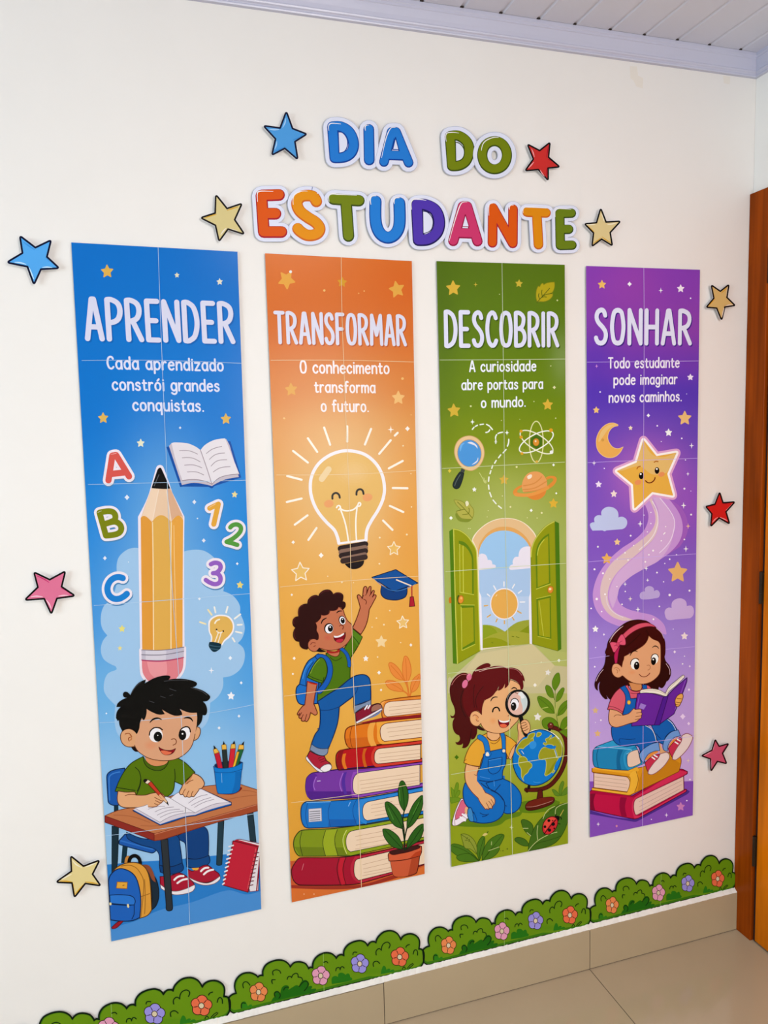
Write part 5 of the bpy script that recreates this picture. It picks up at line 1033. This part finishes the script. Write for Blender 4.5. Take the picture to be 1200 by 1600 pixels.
part('hair_band', girl, 122); F('cf4e60', '320,320! 430,220 560,150 700,130 790,160 840,195! 740,185 640,200 520,250 430,310 360,375!', '7a1830', 4); F('b01c4c', '205,590! 285,480! 258,600 238,755! 205,765! 190,650', '5a0c28', 4)
part('hair_bow', girl, 126); F('d8526c', '125,450 150,430 210,435 232,445! 260,370 310,310 345,340 368,410 365,470 330,478 275,470! 262,500! 230,550 190,590 160,540', '7a1830', 4); L('7a1830', 5, '270,440! 300,420 320,412; 220,480! 190,490'); O('c8405c', 248, 465, 26, 34, -20, '7a1830', 4)
part('face', girl, 126)
O('eeeaec', 516, 775, 64, 84, 8); O('08060a', 542, 798, 43, 63, 5); O('f0f0f0', 541, 772, 10); O('eeeaec', 825, 695, 54, 76, 8); O('08060a', 806, 729, 39, 60, 5); O('f0f0f0', 802, 704, 12)
L('1c0a08', 9, '448,780! 455,730 490,695 540,685 575,705; 768,690! 785,635 830,615 865,630 882,665'); L('1c0a08', 14, '440,645! 468,592 510,568 556,580', taper=.5); L('1c0a08', 15, '788,516! 825,492 862,502 886,532', taper=.5); L('9c5a34', 6, '702,795! 735,790 756,820 738,858 716,868'); L('6c1610', 10, '582,932! 620,966 670,972 715,950 748,914')
view(910, 950, 180)
for x, y, r, c in ((135, 220, 33, 'f0e8f2'), (1063, 293, 38, 'e8d0cc'), (135, 1068, 32, 'd4ac7c'), (158, 1308, 34, 'd8a870')): star(c, x, y, r, 0)
part('sparkle_pattern', lay=3); dia('e8d4e4', (961, 457, 17), (224, 276, 13), (1118, 607, 12), (1107, 1205, 18), (1110, 851, 15)); dot('f0e4f4', (137, 411, 6), (128, 612, 8), (192, 1168, 8), (1063, 502, 6), (1043, 582, 8), (945, 220, 5), (135, 1192, 4))
seams('1005.5,418.5 1006,520 1005.5,640 1005,780 1004.5,960 1004.5,1130 1003.5,1291', ['915.5,566! 1005,565 1091,564', '915.5,723! 1005,719 1092.5,716', '917,878! 1005,871 1092,865', '919,1029! 1004.5,1018 1088.5,1010', '920,1171! 1004,1161 1087,1149.5'], 'c8a8dc', 0.5)
flush()
# ------------------------------------------------------------------ paper cut-outs: word, stars, hedge border
KI[:] = [1.12, 1.04, 0.98]
EDGE = (0.86, 0.86, 0.88)
def cut_card(polys_px, thing, base, col=EDGE, name='card', depth=0.0007):
    """a piece of card with real thickness, cut along the outside of the given outlines"""
    tri = union([q for q in ([(p.x, p.z) for p in (wall_at(a, b, base) for a, b in poly)] for poly in polys_px)])
    key = lambda p: (round(p[0]*2e5), round(p[1]*2e5))
    idx, V, F_, cnt = {}, [], [], {}
    for t in tri:
        ids = []
        for p in t:
            k = key(p)
            if k not in idx: idx[k] = len(V); V.append((p[0], base, p[1]))
            ids.append(idx[k])
        ids = [i for n, i in enumerate(ids) if i != ids[n-1]]
        if len(ids) < 3: continue
        F_.append(ids)
        for a, b in zip(ids, ids[1:]+ids[:1]): cnt[(a, b)] = cnt.get((a, b), 0)+1
    n = len(V); V += [(x, base+depth, z) for x, y, z in V]
    F_ += [[i+n for i in f[::-1]] for f in F_]
    F_ += [[b, a, a+n, b+n] for a, b in cnt if (b, a) not in cnt]
    return mesh_obj(name, V, F_, CARD, thing, cols=[ink(col) if isinstance(col, str) else col for _ in F_] if len(F_) != len(V) else [EDGE]*len(V))
def path_px(s, closed=False):
    pts, cor = parse(s); path, _ = smooth_path(pts, cor, closed, 4.0/max(PR.s*4, 0.4)); return [to_px(p) for p in path]
def start_cut(name, x, y, label, cat, group, base):
    b = wall_at(*to_px((x, y))); t = empty(name, (b.x, 0, b.z)); tag(t, label, cat, group)
    PR.thing, PR.quad, PR.base, PR.mat = t, None, base, CARD
    return t

# --- the words DIA, DO and ESTUDANTE
def word(label, cx, cy, letters):
    """letters: (view, strokes, closed?, width, main, dark, light strokes, counter)"""
    view(*letters[0][0]); t = start_cut('paper_lettering', cx, cy, label, 'lettering', 'cut-out title words', -0.0065)
    rim = []
    for vw, strokes, closed, w, *_ in letters:
        view(*vw)
        for one in strokes.split(';'): rim += ribbon(path_px(one, closed), (w+_[4])*PR.s, closed)
    for vw, strokes, closed, w, main, dark, light, hole, pad in letters:
        view(*vw)
        if hole: rim.append(path_px(hole, True))
    cut_card(rim, t, PR.base, 'e2e0ee')
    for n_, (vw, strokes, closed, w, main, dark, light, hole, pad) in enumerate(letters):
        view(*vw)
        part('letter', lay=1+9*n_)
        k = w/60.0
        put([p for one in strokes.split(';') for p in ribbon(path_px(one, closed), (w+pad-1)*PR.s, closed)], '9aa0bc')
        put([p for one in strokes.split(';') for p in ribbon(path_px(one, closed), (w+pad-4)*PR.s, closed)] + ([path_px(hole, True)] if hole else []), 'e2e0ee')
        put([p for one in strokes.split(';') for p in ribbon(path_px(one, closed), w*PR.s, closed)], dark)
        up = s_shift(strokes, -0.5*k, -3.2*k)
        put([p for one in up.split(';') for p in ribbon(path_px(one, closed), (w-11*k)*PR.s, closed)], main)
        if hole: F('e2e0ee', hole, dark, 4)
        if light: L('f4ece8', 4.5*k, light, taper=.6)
    flush()
LA, LB, LC = (490, 170, 340), (380, 280, 280), (640, 290, 280)
BLU, OLV = ('2478cc', '0f3f92'), ('74800c', '38480e')
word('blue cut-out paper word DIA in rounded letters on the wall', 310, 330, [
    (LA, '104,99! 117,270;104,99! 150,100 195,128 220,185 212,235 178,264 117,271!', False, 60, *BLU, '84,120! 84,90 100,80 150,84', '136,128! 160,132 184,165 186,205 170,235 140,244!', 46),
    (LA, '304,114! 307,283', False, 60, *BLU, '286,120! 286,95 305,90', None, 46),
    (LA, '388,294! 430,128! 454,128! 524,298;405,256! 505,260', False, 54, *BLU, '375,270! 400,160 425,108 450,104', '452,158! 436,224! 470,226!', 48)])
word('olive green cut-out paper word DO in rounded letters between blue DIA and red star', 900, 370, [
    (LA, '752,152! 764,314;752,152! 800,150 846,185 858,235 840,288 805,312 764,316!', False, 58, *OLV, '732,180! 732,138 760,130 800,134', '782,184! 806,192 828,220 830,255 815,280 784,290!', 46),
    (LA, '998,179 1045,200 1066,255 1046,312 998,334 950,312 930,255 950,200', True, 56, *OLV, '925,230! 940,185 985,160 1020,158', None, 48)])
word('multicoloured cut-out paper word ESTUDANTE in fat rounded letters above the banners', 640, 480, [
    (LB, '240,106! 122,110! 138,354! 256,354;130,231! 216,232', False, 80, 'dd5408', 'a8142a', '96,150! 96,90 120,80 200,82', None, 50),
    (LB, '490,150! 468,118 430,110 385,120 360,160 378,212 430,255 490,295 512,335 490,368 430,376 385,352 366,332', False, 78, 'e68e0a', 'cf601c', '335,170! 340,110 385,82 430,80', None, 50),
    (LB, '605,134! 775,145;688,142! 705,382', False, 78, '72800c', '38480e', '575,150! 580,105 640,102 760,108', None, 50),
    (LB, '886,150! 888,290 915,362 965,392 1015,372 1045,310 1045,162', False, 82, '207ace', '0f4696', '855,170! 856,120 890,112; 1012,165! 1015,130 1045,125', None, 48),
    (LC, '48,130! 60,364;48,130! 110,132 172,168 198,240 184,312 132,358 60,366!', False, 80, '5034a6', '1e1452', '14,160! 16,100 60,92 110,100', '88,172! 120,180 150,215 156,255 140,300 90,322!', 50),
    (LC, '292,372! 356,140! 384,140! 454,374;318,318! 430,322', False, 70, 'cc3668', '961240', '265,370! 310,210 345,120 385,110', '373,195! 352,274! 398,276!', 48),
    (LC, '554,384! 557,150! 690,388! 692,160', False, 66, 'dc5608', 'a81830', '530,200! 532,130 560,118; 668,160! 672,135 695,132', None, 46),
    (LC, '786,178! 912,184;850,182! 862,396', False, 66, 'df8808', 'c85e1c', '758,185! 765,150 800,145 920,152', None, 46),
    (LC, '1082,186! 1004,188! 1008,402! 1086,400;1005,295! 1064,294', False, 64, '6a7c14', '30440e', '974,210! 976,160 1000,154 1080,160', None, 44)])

# --- loose stars
def paper_star(label, vw, T, I, fill, edge, hi, his, lo, los, w=26, base=-0.010):
    view(*vw); t = start_cut('paper_star', T[3][0], T[3][1], label, 'star', 'cut-out stars around the banners', base)
    s = soft_star(T, I, .07, .03)
    cut_card([path_px(s, True)] + ribbon(path_px(s, True), (w*1.25+8)*PR.s, True), t, base, 'ece8ea')
    part('star_print', lay=1); F(fill, s); L(lo, 22, los, taper=.5); L(hi, 24, his, taper=.6)
    part('star_outline', lay=6); L(edge, w*1.25, s, closed=True)
    flush()
GOLD = ('ecdcc8', 'd9a022')
paper_star('blue cut-out star on the bare wall left of the blue banner', (0, 350, 110), [(350, 222), (858, 290), (988, 745), (580, 1010), (142, 650)], [(603, 402), (800, 560), (698, 772), (468, 728), (383, 495)], '54a4e4', '0a0f2c', 'c4e0f8', '250,652! 350,660 445,688;500,745! 540,850 576,935;725,740! 800,735 890,745', '3f8ed6', '400,310! 500,380 590,440;780,570! 840,640', 26)
paper_star('blue cut-out star left of the word DIA', (400, 160, 100), [(568, 195), (935, 597), (770, 1048), (310, 972), (162, 450)], [(685, 490), (730, 735), (540, 862), (365, 685), (452, 480)], '4e98d6', '0a0f2c', 'a6ccf0', '560,300! 540,390 500,470;235,500! 330,512 430,510;390,730! 380,800 350,880', '3a86cc', '700,700! 820,650 880,600;340,925! 450,880 540,835', 26)
paper_star('pale gold cut-out star left of the word ESTUDANTE', (300, 290, 100), [(455, 195), (920, 350), (962, 898), (512, 1025), (185, 605)], [(657, 430), (800, 640), (675, 815), (440, 745), (435, 515)], 'd9c386', '160a06', GOLD[0], '690,805! 780,835 850,850;540,920! 590,850 640,800', GOLD[1], '240,612! 340,570 455,540;660,465! 760,430 860,400;445,240! 440,350 450,480', 26)
paper_star('pink cut-out star on the bare wall beside the left edge of the blue banner', (30, 880, 100), [(290, 185), (852, 168), (1022, 605), (602, 930), (128, 680)], [(572, 308), (795, 440), (708, 660), (468, 665), (350, 450)], 'dc6f8e', '12040a', 'f2c2cc', '220,632! 320,618 440,632;510,690! 560,760 600,850;740,615! 830,605 920,605', 'c42a66', '330,235! 450,290 560,360;790,470! 880,510 960,575', 27)
paper_star('pale gold cut-out star beside the backpack at the foot of the blue banner', (80, 1325, 100), [(375, 168), (890, 245), (910, 695), (440, 905), (115, 635)], [(605, 340), (775, 490), (640, 665), (390, 655), (380, 435)], 'e2ca8a', '160a08', 'f0e2c6', '400,235! 470,310 570,365;640,360! 750,315 840,280;200,585! 300,530 380,490', 'dea424', '170,622! 280,622 400,640;415,680! 420,780 445,870;445,870! 530,770 620,670;640,634! 760,652 870,668', 26)
paper_star('red cut-out star right of the word DO', (810, 210, 80), [(230, 250), (728, 208), (945, 755), (688, 1055), (178, 840)], [(498, 380), (705, 535), (695, 790), (465, 825), (350, 580)], 'cb302c', '100406', 'f0a8a8', '310,340! 345,430 375,530;235,790! 300,720 360,650;510,840! 560,920 610,985', 'a6142a', '700,280! 680,400 660,540;685,780! 655,860 660,1000;700,590! 800,625 890,715', 30)
paper_star('gold cut-out star right of the word ESTUDANTE', (900, 310, 80), [(580, 262), (1020, 545), (838, 1090), (385, 1105), (220, 605)], [(705, 555), (800, 800), (600, 955), (410, 810), (480, 570)], 'e0c68c', '120a08', 'f2e4c8', '600,360! 640,460 660,540;740,610! 850,600 950,575;250,612! 350,618 450,610', 'd99e22', '610,900! 700,970 810,1040;270,640! 340,710 420,780;400,1060! 500,990 580,930', 30)
paper_star('ochre cut-out star beside the top right corner of the purple banner', (1090, 435, 70), [(380, 198), (825, 185), (985, 720), (640, 1090), (250, 765)], [(607, 345), (785, 510), (730, 765), (510, 795), (435, 530)], 'd8b06c', '160a08', 'ecd4c4', '800,230! 790,370 770,480;740,745! 850,712 940,705;650,1040! 680,900 710,790', 'd99a20', '270,750! 380,640 470,550;640,390! 720,310 790,230;390,240! 400,350 440,450', 32)
paper_star('bright red cut-out star between the purple banner and the door frame', (1090, 760, 70), [(590, 182), (975, 425), (840, 985), (360, 1050), (232, 545)], [(680, 440), (760, 680), (578, 845), (380, 735), (465, 475)], 'd2221e', '160408', 'f2a0a0', '760,640! 850,560 930,460;600,830! 700,870 800,920;540,830! 470,880 400,960', 'ae1424', '270,540! 370,520 470,500;690,470! 780,460 860,440', 32)
paper_star('dark pink cut-out star low on the wall between purple banner and door frame', (1085, 1145, 70), [(560, 198), (900, 300), (850, 815), (450, 1005), (208, 615)], [(662, 362), (755, 550), (615, 765), (430, 700), (470, 465)], 'd0526e', '28060e', 'f0a2b2', '545,260! 520,360 490,470;260,610! 350,560 450,510;455,740! 450,840 460,960', 'b6365a', '880,320! 800,430 730,540;460,970! 540,870 610,780', 30)

# --- hedge border above the skirting: one strip drawn, then repeated along the wall
view(350, 1440, 320)
hedge = start_cut('hedge_strip', 600, 425, 'green cut-out paper hedge strip below the orange and blue banners, second from the left', 'hedge border', 'paper hedge strips above the skirting', -0.0042)
OUT = '36,520 30,480 28,450 45,430 72,420! 62,380 72,340 105,308 150,300 185,312 198,325! 212,316 228,316! 228,285 250,250 300,228 345,228 375,245 388,266! 410,242 440,236 475,245 490,262 496,276! 508,268 520,272! 522,240 545,205 590,184 630,188 652,205 658,215! 672,198 690,194 702,200! 705,165 735,130 790,112 825,120 842,142! 860,120 882,118 890,124! 900,95 935,62 980,54 1015,70 1036,106! 1055,82 1090,72 1125,82 1145,110 1142,160! 1160,164 1172,185 1170,230 1155,262 1130,280! 900,328 600,402 300,478 100,530 60,536'
cut_card([path_px(OUT, True)] + ribbon(path_px(OUT, True), 8*PR.s, True), hedge, PR.base, '10200c')
part('bush_print', lay=1)
F('3c7410', OUT); F('678c12', '40,505 32,470 35,448 50,434 78,424! 70,385 80,345 108,314 150,306 182,318 198,332! 214,322 234,322! 236,288 256,255 302,234 343,234 372,250 388,274! 412,248 440,242 472,250 486,268 494,283! 508,274 526,278! 530,244 550,211 592,190 628,194 648,210 657,223! 674,204 690,200 708,206! 712,168 740,136 790,118 822,126 841,150! 862,126 880,124 894,130! 906,98 938,68 980,60 1012,76 1035,114! 1058,88 1090,78 1120,88 1138,112 1136,166! 1155,170 1166,190 1164,228 1148,252 1120,266! 900,308 600,384 300,460 120,505 60,518')
soft('4f8410', '678c12', 870, 290, 120, 30, .5, 4)
F('20640f', '275,470! 290,445 305,440! 295,415 312,405 330,420! 340,385 362,372 380,380 376,400! 400,385 425,372 440,380! 455,350 480,342 498,360 496,380! 515,378 510,395! 540,398 500,420! 400,440!'); F('256f14', '632,366! 632,330 650,318 668,324! 672,304 695,300 712,312! 730,304 740,325! 752,335 745,345! 700,356!'); F('2a7416', '918,308! 925,275 938,258 952,282! 965,275 975,280 968,290! 990,280 1000,288! 985,296!'); F('2f7a16', '100,510! 100,480 118,466 132,478! 140,495! 160,485 165,500!')
L('12300a', 5, '114,388! 112,362 130,352 152,372; 282,352! 280,342 290,340; 288,312! 286,292 305,282 325,288 332,302; 370,338! 378,322 392,322 396,328! 405,310 428,304 434,325! 455,330 460,345; 284,362! 280,345 300,340; 755,192! 760,180 778,180; 655,288! 660,272 676,270 680,282! 690,264 704,272; 892,195! 892,172 908,158 922,168! 930,135 955,120 972,132 966,155; 876,262! 876,240 895,232 912,245; 1066,150! 1072,140 1086,134; 1108,190! 1124,165 1134,196; 585,238! 600,234 608,242; 300,440! 296,418 318,412 330,432 322,448; 350,400! 360,385 378,385; 440,380! 470,350 490,355 490,378 470,405; 102,505! 106,478 125,478')
L('12300a', 4, '1045,278! 1055,265 1062,275; 1075,272! 1090,255 1105,245; 1085,272! 1105,255 1110,248')
part('strip_outline', lay=12); L('0c1c08', 6.5, OUT, closed=True)
part('paper_joint', lay=14); L('8aa850', 3, '582,190! 586,408')
for fx, fy, col in ((202, 413, 'e8864e'), (566, 317, 'e29ab2'), (795, 247, '9a8ed4'), (1029, 207, 'e86c46')):
    f = part('flower_print', lay=16)
    polys, ed = [], []
    for k in range(5):
        a = math.radians(72*k-82); px, py = fx+27*math.cos(a), fy+30*math.sin(a)
        c_ = [to_px(q) for q in circle_pts(px, py, 25, 26, 0, 16)]; polys.append(c_); ed.append([to_px(q) for q in circle_pts(px, py, 29, 30, 0, 16)])
    put(ed, '2a0e10'); put(polys, col); L('2a0e10', 3, ';'.join('%g,%g! %g,%g' % (fx+20*math.cos(math.radians(72*k-46)), fy+22*math.sin(math.radians(72*k-46)), fx+36*math.cos(math.radians(72*k-46)), fy+40*math.sin(math.radians(72*k-46))) for k in range(5)))
    O('dcc8a4', fx, fy, 14, 16, 0, '3a1810', 4)
flush()
STEP = wall_at(662, 1497).x - wall_at(359.5, 1566).x
for n, lab in ((-1, 'green cut-out paper hedge strip at the bottom left, cut off by the picture edge'), (1, 'green cut-out paper hedge strip below the green banner, third from the left'), (2, 'green cut-out paper hedge strip that ends at the door frame')):
    c = hedge.copy(); COL.objects.link(c); c['label'] = lab; c.location.x += STEP*n
    for ch in list(hedge.children):
        d = ch.copy(); COL.objects.link(d); d.parent = c
